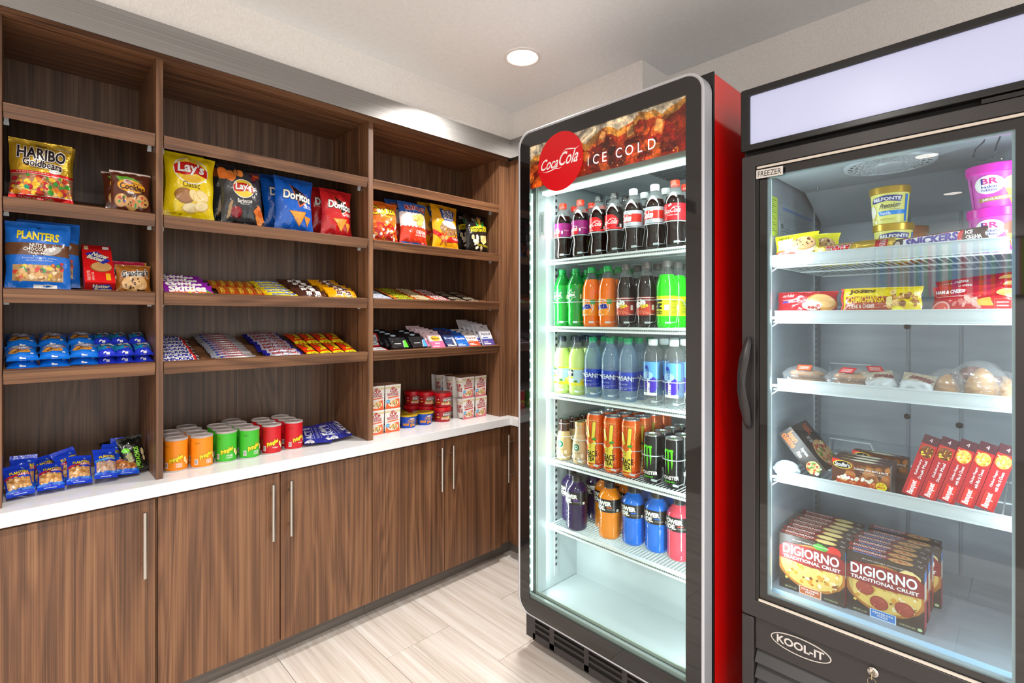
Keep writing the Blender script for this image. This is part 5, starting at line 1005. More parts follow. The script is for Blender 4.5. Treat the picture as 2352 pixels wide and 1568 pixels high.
# -- middle bay, fourth shelf
rows('snk', barbag('candy_bar', .118, .036, .016, '#35211c', a_snick(), sd=11), 3, .412, 8, .004, .036, 'white and brown chocolate bar with purple lettering', 'candy bar', 'white chocolate bars', lean=LN - 8, up=.010)
rows('msk', barbag('candy_bar', .145, .030, .018, '#b9bccb', a_musk(), p_foil, 12), 3, .580, 11, .004, .027, 'silver and blue chocolate bar with red script', 'candy bar', 'silver chocolate bars', lean=LN - 9, up=.012, dy=-.001)
rows('rth', barbag('candy_bar', .150, .040, .022, '#2b2aa8', a_ruth(), p_foil, 13), 3, .755, 8, .004, .037, 'silver candy bar with crumpled blue ends', 'candy bar', 'blue ended candy bars', lean=LN - 9, up=.012, jit=.008)
rb = bag('cup_candy_pack', .052, .135, .018, '#e03a12', a_reese(), p_film, 14, .05, .02, .8, N=(8, 18))
for j in range(2):
    for i in range(4): on_shelf('rse', rb, 3, .878 + i * .0555, .006 + j * .14, LN - 3, f'orange peanut butter cup pack, {("front", "rear")[j]} rank, {ORD[i]} from the blue ended bars', 'candy pack', 'orange cup packs', .012 + .004 * j, roll=-4 + 2 * i)
# -- middle bay, counter: crisp cans and popcorn
def crisp_can(c, words, seed):
    def mk():
        e = empty('crisp_can'); r, h = .0352, .108
        m = MB().lathe([(.033, .0), (r, .001), (r, h)], 36, col=c, cap=False).lathe([(r, .0), (r + .0006, .0005), (r + .0006, .003), (r, .0035)], 36, col='#c8c6c4', cap=False); m.art(a_pring(words), 2.4 * r, h, cyl(r, 0, 2.4 * r, -.25 if seed % 2 else .15), L=.0045, dx_only=True); m.build('can_body', [p_card], e)
        MB().lathe([(r - .002, h - .0), (r + .0012, h), (r + .0012, h + .005), (r + .0004, h + .0062), (r - .003, h + .0062), (r - .004, h + .0035), (0, h + .0035)], 36, cap=False).build('lid', clear('crisp_lid', '#e8dedc', .5, '#e9dfdc', 1.45, .1), e)
        MB().lathe([(r - .0035, h + .0018), (0, h + .0018)], 28, col='#8c5a52', cap=False).box(-.012, .012, -.004, .004, h + .0019, h + .0021, 0, '#d8a84a').build('foil_seal', [p_foil], e)
        return e
    return mk
cols = [('#f08a14', ['CHEDDAR', 'CHEESE'], 1, 'orange'), ('#f08a14', ['CHEDDAR', 'CHEESE'], 2, 'orange'), ('#3fb52c', ['SOUR CREAM', '& ONION'], 3, 'green'), ('#3fb52c', ['SOUR CREAM', '& ONION'], 4, 'green'), ('#c81420', ['Original'], 5, 'red'), ('#c81420', ['Original'], 6, 'red')]
PX = [-2.149, -2.139, -2.153, -2.146, -2.157, -2.165]; PY = [.404, .482, .567, .646, .733, .823]
for i, ((c, wd, sd, cn_), x, y) in enumerate(zip(cols, PX, PY)):
    for j in range(4):
        xx = x - .0728 * j + (.004 if j else 0)
        if xx < -2.362: continue
        spawn('can' + cn_ + str(sd % 2), crisp_can(c, wd, sd), (xx, y + .002 * j * (-1 if i % 2 else 1), CT + .0004), f'short {cn_} crisp can, {ORD[i]} stack along, {("front", "second", "third", "rearmost")[j]} row', 'crisp can', 'crisp cans on the worktop', 90)
pp = bag('popcorn_pack', .112, .15, .014, '#2a2f8e', a_pop(), p_film, 15, .04, .01, 1.2)
for x, y, z, rz, ln, rl, lab in ((-2.125, .912, .012, 84, 72, 6, 'blue microwave popcorn pack lying nearest the red cans'), (-2.13, 1.020, .016, 90, 72, -6, 'blue microwave popcorn pack lying nearest the bay divider'), (-2.22, .90, .008, 84, 78, 3, 'blue popcorn pack behind, against the red cans'), (-2.215, 1.01, .010, 96, 78, 0, 'blue popcorn pack behind, topmost at the back')):
    spawn('pop', pp, (x, y, CT + z), lab, 'popcorn pack', 'blue popcorn packs', rz, ln, rl)
# -- corner bay, second shelf
for key, w, h, d, c, A, sd, y, sc2, l1, l2 in (('cht', .150, .195, .055, '#e8701c', a_cheetos(), 31, 1.225, '#d8601c', 'orange and red crunchy cheese snack bag', None), ('ruf', .160, .218, .058, '#e8e4e4', a_ruffles(), 32, 1.388, '#2d5fb4', 'blue, white and red ridged chip bag', 'ridged chip bag half hidden behind its twin'),
        ('rld', .168, .234, .05, '#e8a012', a_rold(), 33, 1.582, '#e8a81c', 'golden yellow pretzel bag with a red band', 'golden pretzel bag half hidden behind its twin'), ('smf', .158, .214, .05, '#1a1614', a_smart(), 34, 1.795, '#141210', 'black popcorn bag with a yellow name band', 'black popcorn bag half hidden behind its twin')):
    mk = bag('chip_bag', w, h, d, c, A, p_film, sd, scol=sc2, seal=.06, pinch=.09)
    on_shelf(key, mk, 1, y, .056, 8, l1, 'chip bag', CHG, roll=2)
    on_shelf(key, mk, 1, y - .01, .140, 8, l2 or 'orange cheese snack bag standing behind the first', 'chip bag', CHG, roll=-2)
# -- corner bay, third shelf: flat bars
for key, c, A, y, w, desc, grp in (('pay', '#2a3fb8', a_bar('PAYDAY', '#e8ecf8', K_, None, lambda A: A.rect(.05, .1, .9, .9, '#c8d0e8')), 1.205, .118, 'blue and white candy bar', 'blue and white bars'), ('mnd', '#c8c41e', a_bar('MOUNDS', '#3a4a1c', '#e8e83c', None, lambda A: A.rect(0, .1, .15, .9, '#e8702a')), 1.33, .11, 'yellow green candy bar', 'yellow green bars'), ('zag', '#b85420', a_bar('REESES', '#f0e0b0', '#5a2410', None, lambda A: A.rect(.8, 0, 1, 1, '#f05a1c')), 1.445, .11, 'rusty orange candy bar', 'rusty orange bars'), ('kit', '#c8141c', a_bar('KITKAT', W_, K_, None, lambda A: A.rect(0, 0, .12, 1, '#e8401c')), 1.555, .105, 'bright red candy bar', 'bright red bars')):
    rows(key, barbag('candy_bar', w, .038, .014, c, A, sd=41), 2, y, 7, .004, .037, desc, 'candy bar', grp, lean=LN - 6, up=.008)
bk = bag('chocolate_tablet', .09, .06, .010, '#1c1a1c', a_bar('HERSHEYS', '#b8a890', None, None, lambda A: A.scat(.5, .1, .95, .4, 4, (.06, .1), ['#8a6a3c', '#c8a878'], 2), 1.5), p_film, 42, .05, .02, .6, N=(10, 8), L=.008)
for i in range(2): rows(f'blk', bk, 2, 1.668 + i * .098, 4, .006, .062, f'black chocolate tablet, {("inner", "corner side")[i]} column', 'chocolate bar', 'black chocolate tablets', lean=LN - 5, up=.006)
# -- corner bay, fourth shelf: small goods
def hangcard(name, w, h, c, A, c2=None, blister=None):
    def mk():
        m = MB(); m.box(-w / 2, w / 2, 0, .0012, 0, h, 0, c2 or c); m.box(-w / 2 + .001, w / 2 - .001, -.008, 0, 0, h * .72, 0, c)
        m.art(A, w - .002, h * .72, lambda x, z, o: (x - w / 2 + .001, -.008 - o + 0 * x, z), eps=.00004, base=.0002)
        m.art(Art().ell(.5, .5, .5, .5, '#5a5e66'), .022, .006, lambda x, z, o: (x - .011, -o + 0 * x, z + h * .88), base=.0003)
        if blister: m.lathe([(0, 0), (.006, .001), (.0065, .01), (.0065, .045), (.005, .048), (0, .049)], 14, col=blister, cx=w * .22, cy=-.012)
        return m.build(name, [p_card], smooth=False)
    return mk
def a_card(word, wc, band, low): A = Art(.75); A.rect(0, 0, 1, .36, low).rect(0, .36, 1, .42, band); A.text(word, .1, .62, .9, .82, wc, .03, res=1); A.rect(.15, .48, .6, .53, band).rect(.1, .08, .7, .14, W_).rect(.1, .2, .5, .24, W_); return A
def a_pepto(): A = Art(.8); A.rect(0, 0, 1, .5, '#e0608c'); A.ell(.5, .72, .34, .2, '#e8b81c', wob=.15).text('Bismol', .24, .62, .76, .82, '#5a2a1c', .04, res=1); A.text('CHEWABLE', .3, .28, .7, .38, W_, .02, res=1); A.rect(.1, .08, .6, .14, W_); return A
S4 = 3
def a_tin(): A = Art(1.1); A.rect(0, 0, 1, 1, '#c81c20').rect(.06, .1, .94, .9, '#c8d0d4'); A.text('ADS', .5, .42, .9, .7, K_, .02, res=2); A.rect(.2, .2, .85, .24, '#8a9094'); return A
tn = carton('mint_tin', .088, .07, .018, '#c81c20', a_tin())
spawn('tin', tn, deck_pt(S4, .085, 1.175, .012), 'red and grey flat tin standing up beside the bay divider', 'tin', 'red tins', 90, 30); spawn('tin', tn, deck_pt(S4, .008, 1.178, .018), 'red and grey flat tin lying flat on the shelf lip', 'tin', 'red tins', 90, 80)
def pouch(c2):
    def mk():
        A = Art(1.0); A.rect(.2, .34, .62, .4, '#c8c8c8'); A.poly([(.72, .0), (1, .0), (1, .7), (.86, .66), (.8, .4)], c2).poly([(.68, 0), (.72, 0), (.82, .42), (.88, .68), (.8, .6)], '#b8b8bc')
        m = MB(); m.box(-.045, .045, .0, .0012, 0, .105, 0, '#161618'); m.box(-.042, .042, -.014, 0, .004, .07, 0, '#1d1d20'); m.art(A, .084, .066, lambda x, z, o: (x - .042, -.014 - o + 0 * x, z + .004), base=.0002); m.art(Art().ell(.5, .5, .5, .5, '#b8d0e0'), .03, .012, lambda x, z, o: (x - .015, -o + 0 * x, z + .088), base=.0003)
        return m.build('earphone_card', [p_film], smooth=False, bevel=.002)
    return mk
for i in range(4): spawn('pg', pouch('#5ad02c'), deck_pt(S4, .012 + .03 * i, 1.285 - .012 * i, .014), f'black blister card with a lime green edge, {ORD[i]} from the lip', 'gadget card', 'black gadget cards', 90, 46)
for i in range(3): spawn('pb', pouch('#4aa0e0'), deck_pt(S4, .012 + .03 * i, 1.392 - .012 * i, .014), f'black blister card with a sky blue edge, {ORD[i]} from the lip', 'gadget card', 'black gadget cards', 90, 44)
def fan(key, mk, y, n, s0, ds, dy, lean, desc, grp, up=.012):
    for i in range(n): spawn(key, mk, deck_pt(S4, s0 + ds * i, y - dy * i, up), f'{desc}, {ORD[i]} from the lip', 'medicine card', grp, 90, lean, 0)
fan('pep', hangcard('medicine_card', .082, .112, '#e8ccd4', a_pepto()), 1.505, 5, .012, .024, .012, 40, 'pink and white medicine card', 'pink medicine cards')
fan('raz', hangcard('razor_card', .075, .11, '#1c2a5c', a_card('Breath', '#a8c0e8', '#3a5a9a', '#1c2a5c'), '#2a2a5c', '#c8ccd4'), 1.592, 2, .012, .03, .014, 40, 'navy card holding a small silver tube', 'navy tube cards')
fan('clr', hangcard('medicine_card', .082, .105, '#1a5cc0', a_card('Claritin', W_, '#3a8ad8', '#1a6ac8')), 1.662, 4, .012, .028, .014, 44, 'royal blue medicine card', 'blue medicine cards')
fan('day', hangcard('medicine_card', .078, .105, '#e8e0dc', a_card('DayQuil', '#7a2418', '#e05028', '#e8502c')), 1.740, 3, .012, .03, .014, 44, 'white and orange medicine card', 'orange medicine cards')
fan('nyq', hangcard('medicine_card', .082, .132, '#dcdce4', a_card('NyQuil', '#2a2a4a', '#3a5aa8', '#5a4a9a')), 1.838, 5, .012, .026, .014, 30, 'white and violet medicine card', 'violet medicine cards')
# -- corner bay, counter
def sleeve(c1, c2):
    def mk():
        e = empty('noodle_cup_box'); w, h = .084, .112; A = a_noodle(c1, c2); m = MB()
        wf = lambda z: w / 2 * (.93 + .07 * z / h) if True else w / 2
        P = lambda s_, z: (s_ * wf(z), z)
        for z0_, z1_ in ((0, h),):
            a, b = wf(0), wf(h); m.add([(-a, -a, 0), (a, -a, 0), (b, -b, h), (-b, -b, h), (-a, a, 0), (a, a, 0), (b, b, h), (-b, b, h)], [(0, 1, 2, 3), (5, 4, 7, 6)], 0, '#ece7e2'); m.add([(a, -a, 0), (a, a, 0), (b, b, h), (b, -b, h)], [(0, 1, 2, 3)], 0, '#e4deda') if 0 else None
            m.add([(-b, -b, h), (b, -b, h), (b, b, h), (-b, b, h)], [(0, 1, 2, 3)], 0, '#b8836a'); m.add([(-a, -a, 0), (a, -a, 0), (a, a, 0), (-a, a, 0)], [(0, 3, 2, 1)], 0, '#ece7e2')
        m.art(A, 1, 1, lambda x, z, o: ((x - .5) * 2 * (wf(0) + (wf(h) - wf(0)) * z) * .99, -(wf(0) + (wf(h) - wf(0)) * z) - o, z * h), eps=.00004, base=.0003)
        m.build('sleeve', [p_card], e, smooth=False)
        mc = MB().lathe([(.028, .004), (.039, h - .008), (.0405, h - .006), (.0405, h - .003), (.0, h - .003)], 28, col='#efe9e2', cap=False); A2 = Art(2.); A2.text('CUP', .3, .5, .7, .75, '#b02a2e', .05, res=1).text('NOODLES', .2, .25, .8, .5, '#b02a2e', .04, res=1).rect(0, .85, 1, .93, '#d8c89a')
        mc.art(A2, .09, h - .03, cyl(.031, .012, .09, PI / 2, R2=.0385, h=h - .03), L=.005, dx_only=True); mc.art(A2, .09, h - .03, cyl(.031, .012, .09, -PI / 2, R2=.0385, h=h - .03), L=.005, dx_only=True)
        mc.build('cup', [p_card], e); return e
    return mk
so, sr = sleeve('#e86a3c', '#e8683a'), sleeve('#c82c30', '#d87a80')
for j in range(2):
    for z in range(2):
        for i in range(2): spawn('so', so, (-2.178 - .09 * j, 1.188 + i * .0875 + .002 * z, CT + .0004 + z * .1127), f'white and orange noodle cup box, {("bottom", "top")[z]} layer, {("front", "back")[j]} row, {("beside the bay divider", "beside the yellow-lidded cups")[i]}', 'noodle cup', 'orange noodle cup boxes', 90)
for j in range(2):
    for z in range(2):
        for i in range(2): spawn('sr', sr, (-2.172 - .088 * j, 1.733 + i * .0885 - .003 * z, CT + .0004 + z * .1127), f'white and red noodle cup box, {("bottom", "top")[z]} layer, {("front", "back")[j]} row, {("beside the red soup bowls", "beside the corner stile")[i]}', 'noodle cup', 'red noodle cup boxes', 92)
for z in range(2): spawn('sr', sr, (-2.355, 1.722, CT + .0004 + z * .1127), f'white and red noodle cup box farthest back, {("bottom", "top")[z]} layer', 'noodle cup', 'red noodle cup boxes', 92)
def tub(name, r0, r1, h, c, lid, A, lidh, peel=False):
    def mk():
        e = empty(name); m = MB().lathe([(r0 * .9, .001), (r0, 0), (r0 + .001, .004), (r1, h)], 36, col=c, cap=False); m.art(A, 2.6 * r0, h - .01, cyl(r0, .006, 2.6 * r0, -.2, R2=r1, h=h - .01), L=.005, dx_only=True); m.build('tub', [p_card], e)
        m = MB().lathe([(r1, h - .002), (r1 + .003, h - .001), (r1 + .003, h + lidh), (r1 + .0015, h + lidh + .001), (r1 - .003, h + lidh + .0005), (0, h + lidh - .0005)], 36, col=lid, cap=False)
        if peel: m.add([(r1 * .7, -.012, h + lidh + .0012), (r1 + .012, -.006, h + lidh - .002), (r1 + .012, .006, h + lidh - .002), (r1 * .7, .012, h + lidh + .0012)], [(0, 1, 2, 3)], 0, lid); m.art(Art().text('MAC & CHEESE', .1, .4, .9, .6, K_, .01, res=1), .06, .06, lambda x, y, o: (x - .03, y - .03, h + lidh + o + 0 * x), base=.0006)
        m.build('lid', [mat('lid_plastic', rough=.3, attr=True)], e); return e
    return mk
mc = tub('macaroni_cup', .034, .044, .058, '#1448b8', '#c8a21c', a_mac(), .003, True)
for x, y, rz, l in ((-2.185, 1.392, 84, 'blue macaroni cup with a yellow lid beside the orange noodle boxes'), (-2.190, 1.492, 88, 'blue macaroni cup with a yellow lid next to the red soup bowls'), (-2.278, 1.388, 90, 'blue macaroni cup with a yellow lid behind the others')): spawn('mac', mc, (x, y, CT + .0004), l, 'food cup', 'blue macaroni cups', rz)
so2 = tub('soup_bowl', .040, .0445, .060, '#a8101c', '#c81420', a_chunky(), .014)
for (x, y, nm), (hz_) in [(p, h) for p in ((-2.190, 1.605, 'front'), (-2.275, 1.560, 'middle'), (-2.345, 1.520, 'rear')) for h in (0, 1)]:
    spawn('chk', so2, (x, y + .004 * hz_, CT + .0004 + hz_ * .0757), f'red microwave soup bowl, {("bottom", "top")[hz_]} of the {nm} stack', 'soup bowl', 'red soup bowls', 90 - 3 * hz_)

# ================================================================== goods in the drinks cooler
soda = lambda lo, hi: [(0, .006), (.012, .004), (.020, .001), (.0275, .0), (.0315, .006), (.0330, .016), (.0325, .03), (.0335, lo - .004), (.0345, lo), (.0345, hi), (.0350, hi + .005), (.0345, hi + .014), (.0352, hi + .024), (.0335, max(.15, hi + .034)), (.030, max(.163, hi + .044)), (.0240, .182), (.0175, .198), (.0138, .207), (.0135, .211), (.0158, .212), (.0158, .2145), (.0126, .2155), (.0126, .230)]
coke_p = [(0, .006), (.012, .004), (.020, .001), (.0275, .0), (.0315, .005), (.0335, .014), (.0338, .024), (.0325, .040), (.0300, .058), (.0298, .068), (.0318, .078), (.0342, .087), (.0350, .092), (.0350, .148), (.0352, .153), (.0340, .162), (.0300, .176), (.0240, .190), (.0180, .201), (.0140, .208), (.0135, .211), (.0158, .212), (.0158, .2145), (.0126, .2155), (.0126, .230)]
spr_p = [(0, .006), (.012, .004), (.020, .001), (.0275, 0), (.0315, .006), (.0335, .016), (.0325, .034), (.0332, .05), (.0322, .066), (.0335, .082), (.0345, .090), (.0345, .152), (.0352, .157), (.0345, .165), (.029, .18), (.0225, .194), (.0165, .204), (.0138, .209), (.0158, .212), (.0158, .2145), (.0126, .2155), (.0126, .230)]
cola_l = '#170806'
CK = {'cherry': ('#8e1f6e', .092, .146, 'cola bottle with red cap and purple label', '#e8381c'), 'zero': ('#1a1312', .092, .146, 'dark cola bottle with a black cap', '#1c1c1c'), 'diet': ('#c4c8d2', .092, .148, 'cola bottle with white cap and silver label', '#e6e8ea'), 'red': ('#d8202a', .092, .148, 'cola bottle with red cap and plain red label', '#e8381c')}
D3 = ['front', 'second', 'third', 'fourth', 'rear']
def shelf_row(k, specs, xs, dep=3, pitch=.0745, y0=1.603, pl=()):
    for i, (key, mk, desc, cat, nm) in enumerate(zip(*[iter(specs)] * 1) if 0 else specs):
        for j in range(dep if not pl else pl[i][0]):
            pt = pitch if not pl else pl[i][1]
            spawn(key, mk, (xs[i] - .0 * j, y0 + pt * j, CS[k] + .0003), f'{desc}, {ORD[i]} from the jamb, {D3[j]} row', cat, f'{nm} in the cooler', rz=((i * 37 + j * 53) % 17 - 8) * (0 if j == 0 else 1))
S0 = {}
for st, (c, z0_, z1_, desc, cap) in CK.items():
    S0[st] = (f'ck_{st}', bottle('cola_bottle', coke_p, pet_clear, cola_l, .172, cap, (z0_, z1_, .0354, c, a_coke(st), .04 if st != 'red' else .25)), desc, 'drink bottle', 'cola bottles')
shelf_row(0, [S0['cherry'], S0['cherry'], S0['zero'], S0['zero'], S0['diet'], S0['diet'], S0['red']], XC[0])
gpet = clear('green_pet', '#1fae48', .45, '#12a53c', 1.5)
spr = ('spr', bottle('soda_bottle', spr_p, gpet, '#0c9a2c', .160, '#12994a', (.091, .150, .0348, '#17913c', a_sprite(), .3)), 'green lemon-lime soda bottle with a green cap', 'drink bottle', 'green soda bottles')
fan_ = ('fnt', bottle('soda_bottle', soda(.042, .106), pet_clear, '#f2700c', .178, '#12a04a', (.042, .106, .0349, '#f0861a', a_fanta(), .05)), 'orange soda bottle with a green cap', 'drink bottle', 'orange soda bottles')
pib = ('pib', bottle('soda_bottle', soda(.042, .108), pet_clear, cola_l, .182, '#5a5250', (.042, .108, .0349, '#8a2a22', a_pibb(), .05)), 'dark spiced cola bottle with grey cap and red label', 'drink bottle', 'spiced cola bottles')
mel = ('mel', bottle('soda_bottle', soda(.040, .108), pet_clear, '#2ee01c', .178, '#6a6664', (.040, .108, .0349, '#e2ea1c', a_mello(), .3)), 'neon green citrus soda bottle with a yellow label', 'drink bottle', 'neon soda bottles')
shelf_row(1, [spr, spr, fan_, fan_, pib, pib, mel], XC[1])
lem = ('lem', bottle('soda_bottle', soda(.038, .106), pet_clear, '#c4dc7c', .182, '#1f2a38', (.038, .106, .0349, '#b9d8e0', a_lemon(), .2)), 'pale yellow lemonade bottle with a black cap', 'drink bottle', 'lemonade bottles')
das_p = [(0, .006), (.012, .004), (.02, .001), (.0275, 0), (.0315, .006), (.033, .016), (.0325, .03), (.0338, .038), (.0342, .04), (.0342, .108), (.0350, .112), (.0335, .118), (.0350, .124), (.0335, .130), (.0350, .136), (.0335, .142), (.0345, .148), (.031, .166), (.0245, .186), (.018, .201), (.0138, .209), (.0158, .212), (.0158, .2145), (.0126, .2155), (.0126, .230)]
das = ('das', bottle('water_bottle', das_p, pet_blue, None, 0, '#12a56a', (.041, .107, .0347, '#1a2f9c', a_dasani(), .2)), 'clear blue water bottle with a green cap', 'water bottle', 'green capped water bottles')
sm_p = [(0, .005), (.02, .0015), (.029, 0), (.0325, .004), (.0335, .012), (.0335, .150), (.0345, .16), (.0340, .172), (.0305, .188), (.0235, .200), (.0165, .207), (.0140, .210), (.0158, .212), (.0158, .2145), (.0126, .2155), (.0126, .230)]
def smw():
    e = bottle('water_bottle', sm_p, pet_clear, None, 0, '#e8ecf0', None, capr=.0155)()
    m = MB().lathe([(.0331, .036), (.0331, .150)], 28, col='#a8c8ee', cap=False); m.build('back_print', [clear('sky_print', '#a8ccf2', .25, '#8abcf0', 1.3, .2)], e)
    m = MB(); m.art(a_smartw(), .066, .118, cyl(.0338, .034, .066, .2), L=.0045, dx_only=True); m.build('label', [p_label], e); return e
smt = ('smw', smw, 'clear water bottle with a violet disc and upright lettering', 'water bottle', 'violet disc water bottles')
shelf_row(2, [lem, lem, das, das, das, smt, smt], XC[2])
fr_p = [(0, .006), (.018, .003), (.026, 0), (.0300, .006), (.0312, .03), (.0308, .06), (.0295, .085), (.026, .102), (.0222, .116), (.0210, .128), (.0210, .146), (.0200, .148), (.0200, .162)]
def frapp(c, band, capc):
    def mk():
        e = empty('coffee_bottle'); MB().lathe([(r, z, 0, (band if z >= .112 else c)) for r, z in fr_p], 30).build('bottle_body', [p_liq], e)
        MB().lathe([(.0212, .1475), (.0218, .148), (.0218, .160), (.0205, .1632), (.019, .1632), (.0185, .1625), (0, .1625)], 30, col=capc).lathe([(.0214, .1445), (.0222, .145), (.0222, .1468), (.0214, .1472)], 30, col='#dcd8d2', cap=False).lathe([(0, .1634), (.012, .1633)], 24, col='#2a6a4c', cap=False).build('cap', [p_can], e)
        m = MB().lathe([(.0314, .03), (.0310, .06), (.0298, .084)], 30, col=c, cap=False); m.art(a_frapp(), .078, .074, cyl(.0316, .016, .078, .3, R2=.0300, h=.074), L=.0045, dx_only=True); m.build('label', [p_card], e); return e
    return mk
fr1 = ('fr1', frapp('#c8a878', '#3c2018', '#3a241c'), 'short glass coffee bottle with a dark brown neck', 'coffee bottle', 'dark coffee bottles'); fr2 = ('fr2', frapp('#cdb288', '#c0a070', '#c8ac6c'), 'short glass coffee bottle with a cream neck', 'coffee bottle', 'cream coffee bottles')
pea = ('pea', can('tall_tea_can', .0352, .209, '#e8601c', a_peace(), turn=.28), 'tall orange tea can with a yellow peace hand', 'drink can', 'tall tea cans'); mon = ('mon', can('energy_drink_can', .0325, .168, '#0e0e0f', a_monster(), '#4a9a2c', turn=.15), 'black energy drink can with green claw marks', 'drink can', 'energy drink cans')
shelf_row(3, [fr1, fr2, pea, pea, pea, mon, mon], XC[3], pl=[(5, .0655), (4, .0655), (4, .0735), (4, .0735), (4, .0735), (4, .069), (4, .069)], y0=1.600)
pw_p = [(r * 1.125, z * .955) for r, z in [(0, .006), (.02, .002), (.030, 0), (.0355, .005), (.0375, .014), (.0360, .022), (.0378, .030), (.0360, .038), (.0378, .046), (.0356, .054), (.0376, .062), (.0356, .070), (.0376, .078), (.0356, .086), (.0376, .094), (.0378, .104), (.0382, .108), (.0382, .158), (.0376, .164), (.031, .178), (.0225, .190), (.0182, .196), (.0178, .200), (.0150, .202), (.0150, .220)]]
def pw(liq, acc): return bottle('sports_drink_bottle', pw_p, pet_clear, liq, .184, '#2a2829', (.1035, .152, .0434, '#1d1a1b', a_power(acc), .3), capr=.0200, capz=.192)
PW = {'gr': (pw('#2c1a48', '#8a4ac8'), 'dark purple'), 'or': (pw('#f08c0c', '#e8702a'), 'amber orange'), 'bl': (pw('#0c6fe0', '#2a6ae0'), 'vivid blue'), 're': (pw('#e0485c', '#e8402c'), 'coral red')}
for key, x, y, lab in (('gr', -1.3545, 1.655, 'in the corner by the side wall'), ('gr', -1.287, 1.603, 'second from the lit jamb'), ('gr', -1.297, 1.744, 'set back behind the second one'), ('or', -1.216, 1.698, 'tucked behind the front orange one'), ('or', -1.150, 1.634, 'standing at the rail'), ('or', -1.135, 1.745, 'third back, behind the front orange one'), ('or', -1.205, 1.795, 'deepest in the shadow'),
        ('bl', -1.056, 1.652, 'first of the blue front pair'), ('bl', -.966, 1.664, 'second of the blue front pair'), ('bl', -1.040, 1.750, 'behind the first blue one'), ('bl', -.945, 1.762, 'behind the second blue one'), ('re', -.877, 1.662, 'last in the front line'), ('re', -.855, 1.76, 'behind the front red one')):
    mk, cn_ = PW[key]; spawn('pw' + key, mk, (x, y, CS[4] + .0003), f'{cn_} sports drink bottle {lab}', 'drink bottle', 'sports drink bottles', rz=-4)

# ================================================================== goods in the freezer
Z1, Z2, Z3, Z4 = [s[3] + .0045 for s in FS]
spawn('toll', bag('ice_cream_sandwich', .115, .083, .03, '#e8dc14', a_toll(), p_film, 51, seal=.05, pinch=.04), (-.492, 1.635, Z1 + .012), 'yellow cookie ice cream sandwich wrapper leaning in the freezer corner', 'frozen snack', 'cookie ice cream sandwiches', 6, 14, -4)
spawn('toll', None, (-.462, 1.70, Z1 + .012), 'yellow cookie sandwich wrapper standing behind the first', 'frozen snack', 'cookie ice cream sandwiches', -8, 8, 4)
spawn('toll', None, (-.42, 1.80, Z1 + .004), 'yellow cookie sandwich wrapper farther back on the top shelf', 'frozen snack', 'cookie ice cream sandwiches', -4, 30, 0)
gold = mat('gold_foil', '#c9a24a', .22, .75)
def foilbar(name, w, h, d, c, A, c2, mt, sd): return bag(name, w, h, d, c, A, mt, sd, .06, .02, 1.2, scol=c2, N=(36, 12), L=.0045)
tw = foilbar('ice_cream_bar', .190, .040, .026, '#c9a43c', a_twix(), None, p_foil, 52)
spawn('twx', tw, (-.353, 1.628, Z1 + .012), 'gold foil ice cream bar with red lettering behind the price rail', 'frozen snack', 'gold ice cream bars', 0, 12, -2.5); spawn('twx', None, (-.365, 1.675, Z1 + .016), 'gold foil ice cream bar lying behind the first', 'frozen snack', 'gold ice cream bars', 4, 18, -3)
spawn('sni', foilbar('ice_cream_bar', .188, .034, .024, '#3a2420', a_snick_ice(), '#2a1a18', p_film, 53), (-.175, 1.628, Z1 + .020), 'long brown and white ice cream bar tilted against the pink tubs', 'frozen snack', None, -2, 10, -4.5)
def icetub(r0, r1, h, c, lid, A, lm, lidh=.016, ov=1.25):
    def mk():
        e = empty('ice_cream_tub'); m = MB().lathe([(r0 * .92, .002), (r0, 0), (r1, h)], 40, col=c, cap=False, sq=.85); fn = cyl(r0, .004, 2.5 * r0, -.1, R2=r1, h=h - .008)
        m.art(A, 2.5 * r0, h - .008, lambda x, z, o: (lambda q: (q[0], q[1] * .85, q[2]))(fn(x, z, o)), L=.005, dx_only=True); m.build('tub', [p_card], e)
        MB().lathe([(r1, h - .002), (r1 + .003, h - .001), (r1 + .0035, h + lidh), (r1 + .002, h + lidh + .0015), (r1 - .003, h + lidh + .001), (r1 - .004, h + lidh - .001), (0, h + lidh - .001)], 40, col=lid, cap=False, sq=.85).build('lid', [lm], e); return e
    return mk
goldl = mat('gold_lid', '#c8a032', .28, .6); pinkl = mat('pink_lid', '#ee2ec0', .3)
bt = icetub(.038, .044, .085, '#e4e078', '#c8a032', a_belf(), goldl)
spawn('bel', bt, (-.283, 1.745, Z1), 'pale yellow vanilla ice cream tub with a gold lid, bottom of the pair', 'ice cream tub', 'yellow ice cream tubs', 22); spawn('bel', bt, (-.290, 1.742, Z1 + .1025), 'pale yellow vanilla ice cream tub with a gold lid, top of the pair', 'ice cream tub', 'yellow ice cream tubs', 6)
spawn('bel2', icetub(.038, .044, .085, '#c87a34', '#b8743a', Art(1.).rect(.2, .1, .8, .9, '#d8a06a'), mat('copper_lid', '#b87a3c', .3, .4)), (-.262, 1.835, Z1), 'caramel brown ice cream tub behind the yellow pair', 'ice cream tub', None, 0)
b1 = icetub(.041, .051, .086, '#e04ac8', '#ee2ec0', a_br('#d8642c', 'PEANUT BUTTER', '#8a5034'), pinkl, .018); b2 = icetub(.041, .051, .086, '#e04ac8', '#ee2ec0', a_br('#a88a4c', 'JAMOCA ALMOND FUDGE', '#e0b88a'), pinkl, .018)
spawn('br1', b1, (-.072, 1.69, Z1), 'bright pink ice cream tub with a chocolate scoop, bottom of the pink pair', 'ice cream tub', 'pink ice cream tubs', 4); spawn('br2', b2, (-.074, 1.69, Z1 + .1045), 'bright pink ice cream tub with a tan scoop, top of the pink pair', 'ice cream tub', 'pink ice cream tubs', 6)
